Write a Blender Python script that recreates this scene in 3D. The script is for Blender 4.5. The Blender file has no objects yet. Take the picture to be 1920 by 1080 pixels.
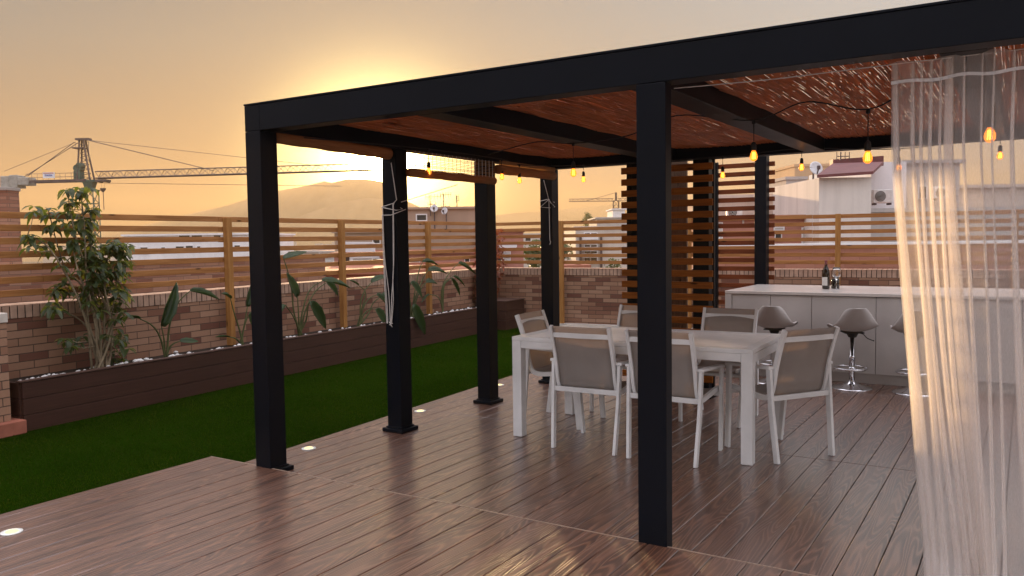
import bpy, math, random
from mathutils import Vector, Matrix

random.seed(11)
sc = bpy.context.scene
col = sc.collection
PI = math.pi
rad = math.radians

# ------------------------------------------------------------------ camera maths (metres, Z up)
EYE = Vector((0, 0, 1.5))
F_PX = 1534.37
YAW, PIT, ROL = -.5614, -.0595, -.0143
FW = Vector((math.sin(YAW)*math.cos(PIT), math.cos(YAW)*math.cos(PIT), math.sin(PIT)))
_r0 = Vector((math.cos(YAW), -math.sin(YAW), 0)); _u0 = _r0.cross(FW)
RT = math.cos(ROL)*_r0 + math.sin(ROL)*_u0
UP = RT.cross(FW)
RIGHT0 = Vector((math.cos(YAW), -math.sin(YAW), 0)); FWD0 = Vector((math.sin(YAW), math.cos(YAW), 0))
def ray(px, py): return RT*((px-960)/F_PX) - UP*((py-540)/F_PX) + FW
def at(px, py, d): return EYE + ray(px, py)*d                      # a photo point at distance d
GA = rad(4.4)                                                      # the garden walls stand 4.4 degrees askew of the deck
GU = Vector((math.cos(GA), math.sin(GA), 0)); GV = Vector((-math.sin(GA), math.cos(GA), 0))
def G(u, v, z=0): return GU*u + GV*v + Vector((0, 0, z))
def at_u(px, py, u):                                               # a photo point on the garden plane u
    d = ray(px, py); t = (u - EYE.dot(GU))/d.dot(GU); return EYE + d*t
def at_y(px, py, y):
    d = ray(px, py); return EYE + d*((y-EYE.y)/d.y)
SUN = Vector((-.654, .751, .097)).normalized()

# ------------------------------------------------------------------ mesh builder
class MB:
    def __init__(s): s.v = []; s.f = []
    def add(s, vs, fs):
        b = len(s.v); s.v += [Vector(p) for p in vs]; s.f += [tuple(b+i for i in f) for f in fs]; return s
    def box(s, x0, x1, y0, y1, z0, z1, M=None):
        vs = [(x, y, z) for x in (x0, x1) for y in (y0, y1) for z in (z0, z1)]
        if M is not None: vs = [M @ Vector(p) for p in vs]
        return s.add(vs, [(0,1,3,2),(4,6,7,5),(0,4,5,1),(2,3,7,6),(0,2,6,4),(1,5,7,3)])
    def bar(s, a, b, w, h, up=(0,0,1)):
        a = Vector(a); b = Vector(b); d = (b-a).normalized(); up = Vector(up)
        if abs(d.dot(up)) > .98: up = Vector((0,1,0))
        x = d.cross(up).normalized(); y = x.cross(d).normalized()
        vs = [p + x*(sx*w/2) + y*(sy*h/2) for p in (a, b) for sx, sy in ((-1,-1),(1,-1),(1,1),(-1,1))]
        return s.add(vs, [(3,2,1,0),(4,5,6,7),(0,1,5,4),(1,2,6,5),(2,3,7,6),(3,0,4,7)])
    def ribbon_bar(s, pts, w, h, side=(1,0,0)):
        """rectangular section swept along a path; w along 'side', h across"""
        side = Vector(side).normalized(); n = len(pts); pts = [Vector(p) for p in pts]; vs = []
        for i, p in enumerate(pts):
            d = (pts[min(i+1, n-1)] - pts[max(i-1, 0)]).normalized(); up = side.cross(d).normalized()
            for a, b in ((-1,-1),(1,-1),(1,1),(-1,1)): vs.append(p + side*(a*w/2) + up*(b*h/2))
        fs = [(3,2,1,0), tuple(4*(n-1)+k for k in range(4))]
        for i in range(n-1):
            for k in range(4): fs.append((4*i+k, 4*i+(k+1) % 4, 4*i+4+(k+1) % 4, 4*i+4+k))
        return s.add(vs, fs)
    def tube(s, pts, r, n=6, cap=True):
        pts = [Vector(p) for p in pts]; m = len(pts); vs = []; last = None
        for i, p in enumerate(pts):
            d = (pts[min(i+1, m-1)] - pts[max(i-1, 0)])
            d = d.normalized() if d.length > 1e-9 else Vector((0,0,1))
            if last is None:
                u = Vector((0,0,1)) if abs(d.z) < .9 else Vector((1,0,0))
                x = d.cross(u).normalized()
            else:
                x = (last - d*last.dot(d)); x = x.normalized() if x.length > 1e-6 else d.orthogonal().normalized()
            last = x; y = d.cross(x)
            rr = r[i] if isinstance(r, (list, tuple)) else r
            for k in range(n):
                a = 2*PI*k/n; vs.append(p + (x*math.cos(a) + y*math.sin(a))*rr)
        fs = [(i*n+k, i*n+(k+1) % n, (i+1)*n+(k+1) % n, (i+1)*n+k) for i in range(m-1) for k in range(n)]
        if cap: fs += [tuple(range(n-1, -1, -1)), tuple((m-1)*n+k for k in range(n))]
        return s.add(vs, fs)
    def lathe(s, prof, n=20, c=(0,0,0)):
        c = Vector(c); vs = []; m = len(prof)
        for r, z in prof:
            for k in range(n): a = 2*PI*k/n; vs.append(c + Vector((r*math.cos(a), r*math.sin(a), z)))
        fs = [(i*n+k, i*n+(k+1) % n, (i+1)*n+(k+1) % n, (i+1)*n+k) for i in range(m-1) for k in range(n)]
        fs += [tuple(range(n-1, -1, -1)), tuple((m-1)*n+k for k in range(n))]
        return s.add(vs, fs)
    def quad(s, a, b, c, d): return s.add([a, b, c, d], [(0,1,2,3)])
    def grid(s, rows):
        n = len(rows[0]); vs = [p for r in rows for p in r]
        return s.add(vs, [(i*n+k, i*n+k+1, (i+1)*n+k+1, (i+1)*n+k) for i in range(len(rows)-1) for k in range(n-1)])
    def build(s, name, mat, parent=None, smooth=False, bevel=0, local=False, solid=0):
        me = bpy.data.meshes.new(name)
        vs = s.v
        if parent is not None and not local:
            Mi = WM[parent.name].inverted(); vs = [Mi @ p for p in vs]
        me.from_pydata([tuple(p) for p in vs], [], s.f); me.update()
        if smooth: me.polygons.foreach_set('use_smooth', [True]*len(me.polygons))
        me.materials.append(mat)
        o = bpy.data.objects.new(name, me); col.objects.link(o)
        if parent is not None: o.parent = parent; WM[o.name] = WM[parent.name]
        else: WM[o.name] = Matrix.Identity(4)
        if solid:
            m = o.modifiers.new('thickness', 'SOLIDIFY'); m.thickness = solid; m.offset = 0
        if bevel:
            m = o.modifiers.new('bevel', 'BEVEL'); m.width = bevel; m.segments = 2; m.limit_method = 'ANGLE'; m.angle_limit = rad(40)
        return o
WM = {}
def tag(o, label, cat, group=None):
    o['label'] = label; o['category'] = cat
    if group: o['group'] = group
    return o
def thing(name, label, cat, loc=(0,0,0), rz=0, group=None):
    o = bpy.data.objects.new(name, None); col.objects.link(o); o.empty_display_size = .1
    o.location = loc; o.rotation_euler = (0, 0, rz)
    WM[o.name] = Matrix.Translation(Vector(loc)) @ Matrix.Rotation(rz, 4, 'Z')
    return tag(o, label, cat, group)
def struct(o, kind='structure'): o['kind'] = kind; return o
def dup(root, loc, rz, label, group=None):
    r = root.copy(); col.objects.link(r); r.location = loc; r.rotation_euler = (0, 0, rz); r['label'] = label
    if group: r['group'] = group
    for ch in list(root.children):
        c = ch.copy(); col.objects.link(c); c.parent = r
        for g in list(ch.children):
            d = g.copy(); col.objects.link(d); d.parent = c
    return r

# ------------------------------------------------------------------ materials
class NT:
    def __init__(s, name):
        s.m = bpy.data.materials.new(name); s.m.use_nodes = True; s.t = s.m.node_tree; s.n = s.t.nodes; s.n.clear()
        s.out = s.n.new('ShaderNodeOutputMaterial'); s.b = s.n.new('ShaderNodeBsdfPrincipled'); s.l = s.t.links.new
        s.l(s.b.outputs[0], s.out.inputs[0]); s._tc = None
    def tc(s, which='Object'):
        if s._tc is None: s._tc = s.n.new('ShaderNodeTexCoord')
        return s._tc.outputs[which]
    def mapped(s, scale=(1,1,1), rot=(0,0,0), loc=(0,0,0)):
        m = s.n.new('ShaderNodeMapping'); m.inputs['Scale'].default_value = scale; m.inputs['Rotation'].default_value = rot; m.inputs['Location'].default_value = loc
        s.l(s.tc(), m.inputs[0]); return m.outputs[0]
    def noise(s, vec, scale=5, detail=3, rough=.55, dist=0, out=0):
        k = s.n.new('ShaderNodeTexNoise'); s.l(vec, k.inputs['Vector']); k.inputs['Scale'].default_value = scale
        k.inputs['Detail'].default_value = detail; k.inputs['Roughness'].default_value = rough; k.inputs['Distortion'].default_value = dist
        return k.outputs[out]
    def ramp(s, fac, stops, interp='LINEAR'):
        r = s.n.new('ShaderNodeValToRGB'); s.l(fac, r.inputs[0]); e = r.color_ramp.elements; r.color_ramp.interpolation = interp
        while len(e) < len(stops): e.new(.5)
        for i, (p, c) in enumerate(stops):
            e[i].position = p; e[i].color = (*c, 1) if len(c) == 3 else c
        return r.outputs[0]
    def mix(s, fac, a, b, mode='MIX'):
        k = s.n.new('ShaderNodeMix'); k.data_type = 'RGBA'; k.blend_type = mode
        for i, x in ((0, fac), (6, a), (7, b)):
            if hasattr(x, 'is_linked'): s.l(x, k.inputs[i])
            elif isinstance(x, (int, float)): k.inputs[i].default_value = x
            else: k.inputs[i].default_value = (*x, 1)
        return k.outputs[2]
    def math(s, op, a, b=0.0, c=None, clamp=False):
        k = s.n.new('ShaderNodeMath'); k.operation = op; k.use_clamp = clamp
        for i, x in enumerate((a, b) if c is None else (a, b, c)):
            if hasattr(x, 'is_linked'): s.l(x, k.inputs[i])
            else: k.inputs[i].default_value = x
        return k.outputs[0]
    def bump(s, h, strength=.3, dist=.01):
        k = s.n.new('ShaderNodeBump'); s.l(h, k.inputs['Height']); k.inputs['Strength'].default_value = strength; k.inputs['Distance'].default_value = dist
        s.l(k.outputs[0], s.b.inputs['Normal']); return k.outputs[0]
    def set(s, base=None, rough=None, spec=None, metal=None, **kw):
        for nm, x in (('Base Color', base), ('Roughness', rough), ('Specular IOR Level', spec), ('Metallic', metal)):
            if x is None: continue
            if hasattr(x, 'is_linked'): s.l(x, s.b.inputs[nm])
            elif isinstance(x, (tuple, list)): s.b.inputs[nm].default_value = (*x, 1)
            else: s.b.inputs[nm].default_value = x
        for k, x in kw.items(): s.b.inputs[k].default_value = x
        return s
    def shader(s, kind, color=None, **kw):
        k = s.n.new(kind)
        if color is not None:
            if hasattr(color, 'is_linked'): s.l(color, k.inputs[0])
            else: k.inputs[0].default_value = (*color, 1)
        for a, b in kw.items(): k.inputs[a].default_value = b
        return k.outputs[0]
    def mixsh(s, fac, a, b):
        k = s.n.new('ShaderNodeMixShader')
        if hasattr(fac, 'is_linked'): s.l(fac, k.inputs[0])
        else: k.inputs[0].default_value = fac
        s.l(a, k.inputs[1]); s.l(b, k.inputs[2]); return k.outputs[0]
    def surf(s, sh): s.l(sh, s.out.inputs[0])

def simple(name, base, rough=.5, spec=.5, metal=0, var=.12, scale=8, bump=0, bscale=60):
    t = NT(name); n = t.noise(t.tc(), scale, 4)
    c0 = tuple(x*(1-var) for x in base); c1 = tuple(min(1, x*(1+var)) for x in base)
    t.set(t.ramp(n, [(.3, c0), (.7, c1)]), rough, spec, metal)
    if bump: t.bump(t.noise(t.tc(), bscale, 3), bump, .003)
    return t.m

def wood(name, c_dark, c_light, axis='X', rough=.6, knots=True, spec=.12, stretch=18):
    t = NT(name)
    sc_ = {'X': (1, stretch, stretch), 'Y': (stretch, 1, stretch), 'Z': (stretch, stretch, 1)}[axis]
    v = t.mapped(sc_)
    g = t.noise(v, 2.2, 6, .62, .6)
    broad = t.noise(t.tc(), 1.7, 2)
    base = t.ramp(g, [(.28, c_dark), (.72, c_light)])
    base = t.mix(t.math('MULTIPLY', broad, .5), base, tuple(x*.62 for x in c_dark))
    if knots:
        k = t.n.new('ShaderNodeTexVoronoi'); ks = {'X': (1.6, 6, 6), 'Y': (6, 1.6, 6), 'Z': (6, 6, 1.6)}[axis]
        t.l(t.mapped(ks), k.inputs['Vector']); k.inputs['Scale'].default_value = 1.6
        kk = t.ramp(k.outputs['Distance'], [(.05, (1,1,1)), (.13, (0,0,0))])
        base = t.mix(kk, base, tuple(x*.25 for x in c_dark))
    t.set(base, rough, spec); t.bump(g, .25, .004)
    return t.m

def metal_paint(name, base, rough=.42):
    t = NT(name); n = t.noise(t.tc(), 3, 4); m = t.noise(t.tc(), 240, 2)
    t.set(t.ramp(n, [(.3, tuple(x*.85 for x in base)), (.7, tuple(x*1.15 for x in base))]), t.math('MULTIPLY_ADD', n, .12, rough-.06), .5 if base[0] > .3 else .10)
    t.bump(m, .06, .001); return t.m

M = {}
M['black'] = metal_paint('black_powder_coat', (.0036, .0046, .0078), .42)
M['white_metal'] = metal_paint('white_powder_coat', (.74, .74, .74), .36)
M['table_top'] = metal_paint('white_table_top', (.88, .86, .84), .34)
M['chrome'] = simple('chrome', (.75, .75, .77), .12, .5, 1, .03)
M['fence_wood'] = wood('fence_pine', (.27, .108, .035), (.52, .245, .088), 'X')
M['fence_post'] = wood('fence_post_pine', (.28, .12, .035), (.50, .25, .08), 'Z')
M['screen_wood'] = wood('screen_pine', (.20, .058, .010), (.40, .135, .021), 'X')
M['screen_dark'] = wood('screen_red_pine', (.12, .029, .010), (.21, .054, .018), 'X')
M['planter'] = wood('composite_cladding', (.036, .0135, .0085), (.072, .028, .018), 'Y', .6, False, .3, 30)
M['planter_cap'] = wood('composite_cap', (.055, .026, .019), (.11, .055, .04), 'Y', .5, False, .4, 30)
M['soil'] = simple('soil', (.03, .02, .015), .95, .2, 0, .4, 30, .6, 40)
M['pebble'] = simple('white_pebbles', (.72, .70, .68), .7, .3, 0, .15, 20)
M['concrete'] = simple('concrete', (.33, .31, .28), .85, .3, 0, .2, 3, .3, 30)
M['rope'] = simple('white_cord', (.68, .64, .6), .8, .2, 0, .1, 40)
M['rubber'] = simple('black_rubber', (.012, .012, .012), .6, .4)
M['stool'] = simple('taupe_shell', (.38, .345, .325), .5, .4, 0, .06, 4)
M['counter'] = simple('grey_counter_top', (.56, .51, .47), .16, .55, 0, .06, 6)
M['bar_panel'] = simple('greige_cabinet', (.46, .425, .40), .5, .4, 0, .08, 3)
M['dark_gap'] = simple('dark_gap', (.02, .018, .016), .9, .2)
M['stone_cap'] = simple('stone_cap', (.5, .45, .4), .7, .4, 0, .15, 10)

def deck_mat():
    """embossed composite boards: long cathedral grain, a different piece of it on every board"""
    t = NT('composite_deck')
    s = t.n.new('ShaderNodeSeparateXYZ'); t.l(t.tc(), s.inputs[0])
    bid = t.math('FLOOR', t.math('MULTIPLY', s.outputs[0], 1/.1575))
    rnd = t.n.new('ShaderNodeTexWhiteNoise'); rnd.noise_dimensions = '1D'; t.l(bid, rnd.inputs['W'])
    def vec(kx, ky, kr):
        cb = t.n.new('ShaderNodeCombineXYZ'); t.l(t.math('MULTIPLY', s.outputs[0], kx), cb.inputs[0])
        t.l(t.math('ADD', t.math('MULTIPLY', s.outputs[1], ky), t.math('MULTIPLY', rnd.outputs[0], kr)), cb.inputs[1]); t.l(t.math('MULTIPLY', rnd.outputs[0], 17), cb.inputs[2]); return cb.outputs[0]
    g1 = t.noise(vec(7.5, .75, 40), 1, 1.5, .45, .25)
    sn = t.math('SINE', t.math('MULTIPLY', g1, 125)); sn = t.math('MULTIPLY_ADD', sn, .5, .5)
    rings = t.math('POWER', sn, 2.2)
    fine = t.noise(vec(110, 2.2, 30), 1, 4, .7)
    h = t.math('ADD', t.math('MULTIPLY', rings, .62), t.math('MULTIPLY', fine, .55))
    streak = t.noise(vec(16, .32, 9), 1, 4, .65, .2)
    base = t.ramp(h, [(.2, (.036, .0125, .0062)), (.9, (.185, .074, .038))])
    base = t.mix(t.math('MULTIPLY', rnd.outputs[0], .5), base, (.072, .0265, .0138))
    base = t.mix(t.ramp(streak, [(.42, (0,0,0)), (.68, (.55,.55,.55))]), base, (.215, .100, .060))
    t.set(base, t.math('MULTIPLY_ADD', streak, .30, t.math('MULTIPLY_ADD', rings, -.10, .34)), .5)
    t.bump(h, .55, .004)
    t.b.inputs['Coat Weight'].default_value = 1.0; t.b.inputs['Coat Roughness'].default_value = .27; t.b.inputs['Coat IOR'].default_value = 1.78
    return t.m
M['deck'] = deck_mat()
M['deck_under'] = simple('deck_substructure', (.012, .009, .008), .95, .1)

def lawn_mat():
    t = NT('artificial_turf'); n = t.noise(t.tc(), 1.1, 4); f = t.noise(t.tc(), 90, 3)
    c = t.ramp(n, [(.3, (.005, .014, .0006)), (.7, (.011, .027, .001))])
    t.set(t.mix(.5, c, t.ramp(f, [(.35, (.003, .007, .0003)), (.65, (.014, .036, .0015))])), .95, 0); t.bump(f, .9, .012)
    return t.m
M['lawn'] = lawn_mat()
def grass_mat():
    t = NT('turf_blades'); n = t.noise(t.tc(), 60, 2); w = t.noise(t.tc(), 1.3, 3)
    c = t.ramp(n, [(.3, (.006, .018, .0005)), (.7, (.015, .038, .0012))])
    c = t.mix(t.ramp(w, [(.38, (0,0,0)), (.66, (.75,.75,.75))]), c, (.034, .046, .003))
    t.set(c, .9, 0)
    tr = t.shader('ShaderNodeBsdfTranslucent', (.05, .11, .004)); t.surf(t.mixsh(.25, t.b.outputs[0], tr)); return t.m
M['grass'] = grass_mat()

def brick_mat(name, axis, stops, mortar=(.085, .052, .038), bw=.265, rh=.0695):
    t = NT(name); s = t.n.new('ShaderNodeSeparateXYZ'); t.l(t.tc(), s.inputs[0])
    cb = t.n.new('ShaderNodeCombineXYZ'); t.l(s.outputs['XYZ'.index(axis)], cb.inputs[0]); t.l(s.outputs[2], cb.inputs[1])
    b = t.n.new('ShaderNodeTexBrick'); t.l(cb.outputs[0], b.inputs['Vector'])
    b.inputs['Color1'].default_value = (0,0,0,1); b.inputs['Color2'].default_value = (1,1,1,1); b.inputs['Mortar'].default_value = (.5,.5,.5,1)
    b.inputs['Scale'].default_value = 1; b.inputs['Mortar Size'].default_value = .0042; b.inputs['Mortar Smooth'].default_value = .2
    b.inputs['Bias'].default_value = 0; b.inputs['Brick Width'].default_value = bw; b.inputs['Row Height'].default_value = rh; b.offset = .5; b.offset_frequency = 2
    c = t.ramp(b.outputs['Color'], stops, 'CONSTANT')
    n = t.noise(t.tc(), 28, 5, .65); c = t.mix(t.math('MULTIPLY', n, .3), c, (.14, .075, .055))
    big = t.noise(t.tc(), .9, 3); c = t.mix(t.math('MULTIPLY', big, .35), c, (.20, .11, .075))
    c = t.mix(b.outputs['Fac'], c, mortar)
    t.set(c, .85, .25)
    h = t.math('SUBTRACT', t.math('MULTIPLY', n, .25), b.outputs['Fac']); t.bump(h, .7, .006)
    return t.m
TAN = [(0, (.36, .20, .125)), (.22, (.41, .24, .155)), (.42, (.29, .145, .088)), (.60, (.37, .21, .132)), (.78, (.14, .048, .031)), (.90, (.225, .10, .062))]
M['brick_y'] = brick_mat('garden_brick_side', 'Y', TAN)
M['brick_x'] = brick_mat('garden_brick_back', 'X', [(p, tuple(x*.9 for x in c)) for p, c in TAN])
M['brick_cap'] = simple('coping_brick', (.40, .26, .19), .8, .3, 0, .25, 9, .4, 60)
M['brick_far'] = brick_mat('neighbour_brick', 'Y', [(0, (.36, .19, .125)), (.3, (.30, .14, .09)), (.6, (.40, .22, .15)), (.85, (.22, .09, .06))], (.2, .12, .09), .26, .065)
M['brick_pink'] = brick_mat('pink_brick', 'X', [(0, (.42, .18, .125)), (.4, (.36, .15, .10)), (.7, (.45, .20, .14))], (.25, .12, .09), .5, .14)

def fabric_mat():
    t = NT('taupe_mesh_fabric'); n = t.noise(t.tc(), 6, 3)
    c = t.ramp(n, [(.3, (.40, .375, .36)), (.7, (.47, .44, .42))])
    w1 = t.n.new('ShaderNodeTexWave'); t.l(t.tc(), w1.inputs[0]); w1.inputs['Scale'].default_value = 120; w1.bands_direction = 'X'
    t.set(c, .7, .3); t.bump(w1.outputs[1], .15, .001)
    tr = t.shader('ShaderNodeBsdfTranslucent', (.46, .34, .25)); tp = t.shader('ShaderNodeBsdfTransparent', (1,1,1))
    t.surf(t.mixsh(.13, t.mixsh(.42, t.b.outputs[0], tr), tp)); return t.m
M['fabric'] = fabric_mat()

def sheer_mat():
    t = NT('sheer_voile'); n = t.noise(t.mapped((900, 900, 60)), 1, 2)
    t.set((.95, .95, .97), .6, .2, **{'Sheen Weight': .3})
    tr = t.shader('ShaderNodeBsdfTranslucent', (.97, .90, .84)); tp = t.shader('ShaderNodeBsdfTransparent', (1,1,1))
    fac = t.math('MULTIPLY_ADD', n, -.16, .765)
    t.surf(t.mixsh(fac, t.mixsh(.74, t.b.outputs[0], tr), tp)); return t.m
M['sheer'] = sheer_mat()
def hem_mat():
    t = NT('voile_heading_tape'); t.set((.9, .9, .92), .6, .2); tr = t.shader('ShaderNodeBsdfTranslucent', (.9, .9, .9)); t.surf(t.mixsh(.4, t.b.outputs[0], tr)); return t.m
M['hem'] = hem_mat()

def reed_mat(name, axis, c0, c1, gap, trans):
    """split reed matting: stripes along 'axis' with real see-through gaps"""
    t = NT(name)
    s1 = {'Y': (170, 5, 1), 'YZ': (1, 5, 170)}[axis]
    v = t.mapped(s1); a = t.noise(v, 1, 3, .6); b = t.noise(t.tc(), 3.2, 3)
    col_ = t.ramp(a, [(.3, c0), (.68, c1)])
    t.set(col_, .7, .3); t.bump(a, .6, .006)
    tr = t.shader('ShaderNodeBsdfTranslucent', trans); tp = t.shader('ShaderNodeBsdfTransparent', (1,1,1))
    s2 = {'Y': (230, 11, 1), 'YZ': (1, 11, 230)}[axis]
    g = t.noise(t.mapped(s2, loc=(3,7,1)), 1, 2, .5)
    g = t.math('ADD', g, t.math('MULTIPLY', t.math('SUBTRACT', b, .5), .22))
    hole = t.math('GREATER_THAN', g, gap)
    t.surf(t.mixsh(hole, t.mixsh(.30, t.b.outputs[0], tr), tp)); return t.m
def reed_solid():
    t = NT('split_reed'); a = t.noise(t.mapped((75, 2.2, 1)), 1, 4, .75); b = t.noise(t.tc(), 2.2, 3)
    c = t.ramp(a, [(.36, (.050, .016, .006)), (.64, (.50, .225, .075))]); c = t.mix(t.math('MULTIPLY', b, .45), c, (.16, .06, .02))
    t.set(c, .55, .4); tr = t.shader('ShaderNodeBsdfTranslucent', (.80, .30, .075)); t.surf(t.mixsh(.42, t.b.outputs[0], tr)); return t.m
M['reed'] = reed_solid()
M['blind'] = reed_mat('reed_blind', 'YZ', (.17, .075, .03), (.36, .18, .075), .80, (.55, .26, .09))

def glass(name, color, rough=0.02, trans=1.0, ior=1.45):
    t = NT(name); t.set(color, rough, .5, **{'Transmission Weight': trans, 'IOR': ior}); return t.m
M['clear_glass'] = glass('clear_glass', (.97, .97, .97))
M['bottle_glass'] = simple('dark_bottle_glass', (.014, .008, .004), .06, .6)
M['label'] = simple('paper_label', (.55, .52, .48), .7, .3)
M['foil'] = simple('bottle_foil', (.16, .03, .025), .35, .5)
def bulb_mat():
    t = NT('amber_bulb_glass'); t.set((1, .5, .14), .05, .5, **{'Emission Strength': .55}); t.b.inputs['Emission Color'].default_value = (1, .34, .04, 1)
    tp = t.shader('ShaderNodeBsdfTransparent', (1, .62, .25)); t.surf(t.mixsh(.55, t.b.outputs[0], tp)); return t.m
M['bulb'] = bulb_mat()
def emit(name, c, s):
    t = NT(name); t.surf(t.shader('ShaderNodeEmission', c, Strength=s)); return t.m
M['filament'] = emit('glowing_filament', (1, .62, .12), 4.8)
M['deck_lamp'] = emit('deck_lamp_lens', (1, .70, .24), 1.0)
M['lens_ring'] = simple('frosted_lens_ring', (.75, .75, .7), .3, .5)

def leaf_mat(name, c0, c1, trans, t_fac=.35, sc_=6):
    t = NT(name); n = t.noise(t.tc(), sc_, 3)
    t.set(t.ramp(n, [(.3, c0), (.7, c1)]), .4, .45)
    tr = t.shader('ShaderNodeBsdfTranslucent', trans); t.surf(t.mixsh(t_fac, t.b.outputs[0], tr)); return t.m
M['leaf'] = leaf_mat('shrub_leaf', (.019, .036, .011), (.048, .072, .022), (.20, .23, .03), .4, 5)
M['bop_leaf'] = leaf_mat('strelitzia_leaf', (.022, .045, .018), (.050, .085, .030), (.16, .24, .03), .4, 3)
M['stalk'] = simple('green_stalk', (.075, .085, .03), .6, .3, 0, .3, 8)
M['bark'] = simple('pale_stem', (.22, .17, .11), .8, .2, 0, .3, 12, .4, 60)
M['red_leaf'] = leaf_mat('rusty_leaf', (.10, .028, .012), (.22, .07, .03), (.4, .1, .03), .35, 8)
M['tree_leaf'] = leaf_mat('tree_leaf', (.05, .07, .02), (.10, .12, .04), (.15, .18, .04), .3, 2)

# ------------------------------------------------------------------ world, sun
w = bpy.data.worlds.new('World'); sc.world = w; w.use_nodes = True
wt = w.node_tree; wn = wt.nodes; wl = wt.links.new
bg = wn['Background']
sky = wn.new('ShaderNodeTexSky'); sky.sky_type = 'NISHITA'; sky.sun_disc = False
sky.sun_elevation = math.asin(SUN.z); sky.sun_rotation = math.atan2(SUN.x, SUN.y); sky.dust_density = 3.0; sky.air_density = 1.2
def wm(op, a, b=0.0, clamp=False):
    k = wn.new('ShaderNodeMath'); k.operation = op; k.use_clamp = clamp
    for i, x in enumerate((a, b)):
        if hasattr(x, 'is_linked'): wl(x, k.inputs[i])
        else: k.inputs[i].default_value = x
    return k.outputs[0]
def wmix(fac, a, b, mode='MIX', clamp=False):
    k = wn.new('ShaderNodeMix'); k.data_type = 'RGBA'; k.blend_type = mode; k.clamp_factor = clamp
    for i, x in ((0, fac), (6, a), (7, b)):
        if hasattr(x, 'is_linked'): wl(x, k.inputs[i])
        elif isinstance(x, (int, float)): k.inputs[i].default_value = x
        else: k.inputs[i].default_value = (*x, 1)
    return k.outputs[2]
def wramp(fac, stops):
    r = wn.new('ShaderNodeValToRGB'); wl(fac, r.inputs[0]); e = r.color_ramp.elements
    while len(e) < len(stops): e.new(.5)
    for i, (p, c) in enumerate(stops): e[i].position = p; e[i].color = (*c, 1)
    return r.outputs[0]
tcw = wn.new('ShaderNodeTexCoord'); sep = wn.new('ShaderNodeSeparateXYZ'); wl(tcw.outputs['Generated'], sep.inputs[0])
dt = wn.new('ShaderNodeVectorMath'); dt.operation = 'DOT_PRODUCT'; wl(tcw.outputs['Generated'], dt.inputs[0]); dt.inputs[1].default_value = SUN
dot = wm('MAXIMUM', dt.outputs['Value'], 0.0)
dl = wn.new('ShaderNodeVectorMath'); dl.operation = 'DOT_PRODUCT'; wl(tcw.outputs['Generated'], dl.inputs[0]); dl.inputs[1].default_value = Vector((SUN.x, SUN.y, .052)).normalized(); low = wm('MAXIMUM', dl.outputs['Value'], 0.0)
half = wm('ADD', wm('MULTIPLY', dt.outputs['Value'], .5), .5)
el = wm('MAXIMUM', sep.outputs[2], 0.0)
# dusty evening air: warm low band on the sun's side, grey-blue overhead and behind
warm = wramp(el, [(0.0, (.19, .065, .01)), (.09, (.12, .075, .035)), (.22, (.085, .125, .135)), (.36, (.02, .10, .165)), (.55, (.75, .74, .80)), (1.0, (2.4, 2.3, 2.55))])
cool = wramp(el, [(0.0, (.58, .53, .54)), (.12, (.66, .62, .66)), (.35, (.84, .82, .91)), (1.0, (2.4, 2.3, 2.55))])
sr = wn.new('ShaderNodeMapRange'); sr.interpolation_type = 'SMOOTHSTEP'; wl(half, sr.inputs[0]); sr.inputs[1].default_value = .60; sr.inputs[2].default_value = .995; side = sr.outputs[0]
air = wmix(side, cool, warm)
pr_ = wn.new('ShaderNodeMapRange'); pr_.interpolation_type = 'SMOOTHSTEP'; wl(sep.outputs[0], pr_.inputs[0]); pr_.inputs[1].default_value = -.75; pr_.inputs[2].default_value = -.1
air = wmix(1.0, air, wmix(pr_.outputs[0], (0,0,0), (.22, .235, .25)), 'ADD')   # the paler, milkier side of the sky away from the hills
g1 = wm('MULTIPLY', wm('ADD', wm('ADD', wm('MULTIPLY', wm('POWER', dot, 60000.0), 1500.0), wm('MULTIPLY', wm('POWER', dot, 2600.0), 260.0)), wm('MULTIPLY', wm('POWER', low, 270.0), 15.0)), 1.0)
g2 = wm('MULTIPLY', wm('POWER', dot, 42.0), .34)
g3 = wm('MULTIPLY', wm('POWER', dot, 9.0), .03)
glow = wmix(1.0, wmix(g1, (0,0,0), (1, .74, .27)), wmix(g2, (0,0,0), (1, .58, .18)), 'ADD')
glow = wmix(1.0, glow, wmix(g3, (0,0,0), (1, .62, .3)), 'ADD')
air = wmix(1.0, air, glow, 'ADD')
bg2 = wn.new('ShaderNodeBackground'); wl(air, bg2.inputs[0]); bg2.inputs[1].default_value = .34
nish = wmix(1.0, sky.outputs[0], (.9, .9, .9), 'DARKEN')             # tame the peak round the sun
wl(nish, bg.inputs[0]); bg.inputs[1].default_value = .05
addw = wn.new('ShaderNodeAddShader'); wl(bg.outputs[0], addw.inputs[0]); wl(bg2.outputs[0], addw.inputs[1])
wl(addw.outputs[0], wn['World Output'].inputs[0])

sun = bpy.data.objects.new('sun', bpy.data.lights.new('sun', 'SUN')); col.objects.link(sun)
sun.data.energy = 5.0; sun.data.angle = rad(1.1); sun.data.color = (1.0, .65, .32)
sun.rotation_euler = SUN.to_track_quat('Z', 'Y').to_euler(); sun.location = (-30, 40, 30)

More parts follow.
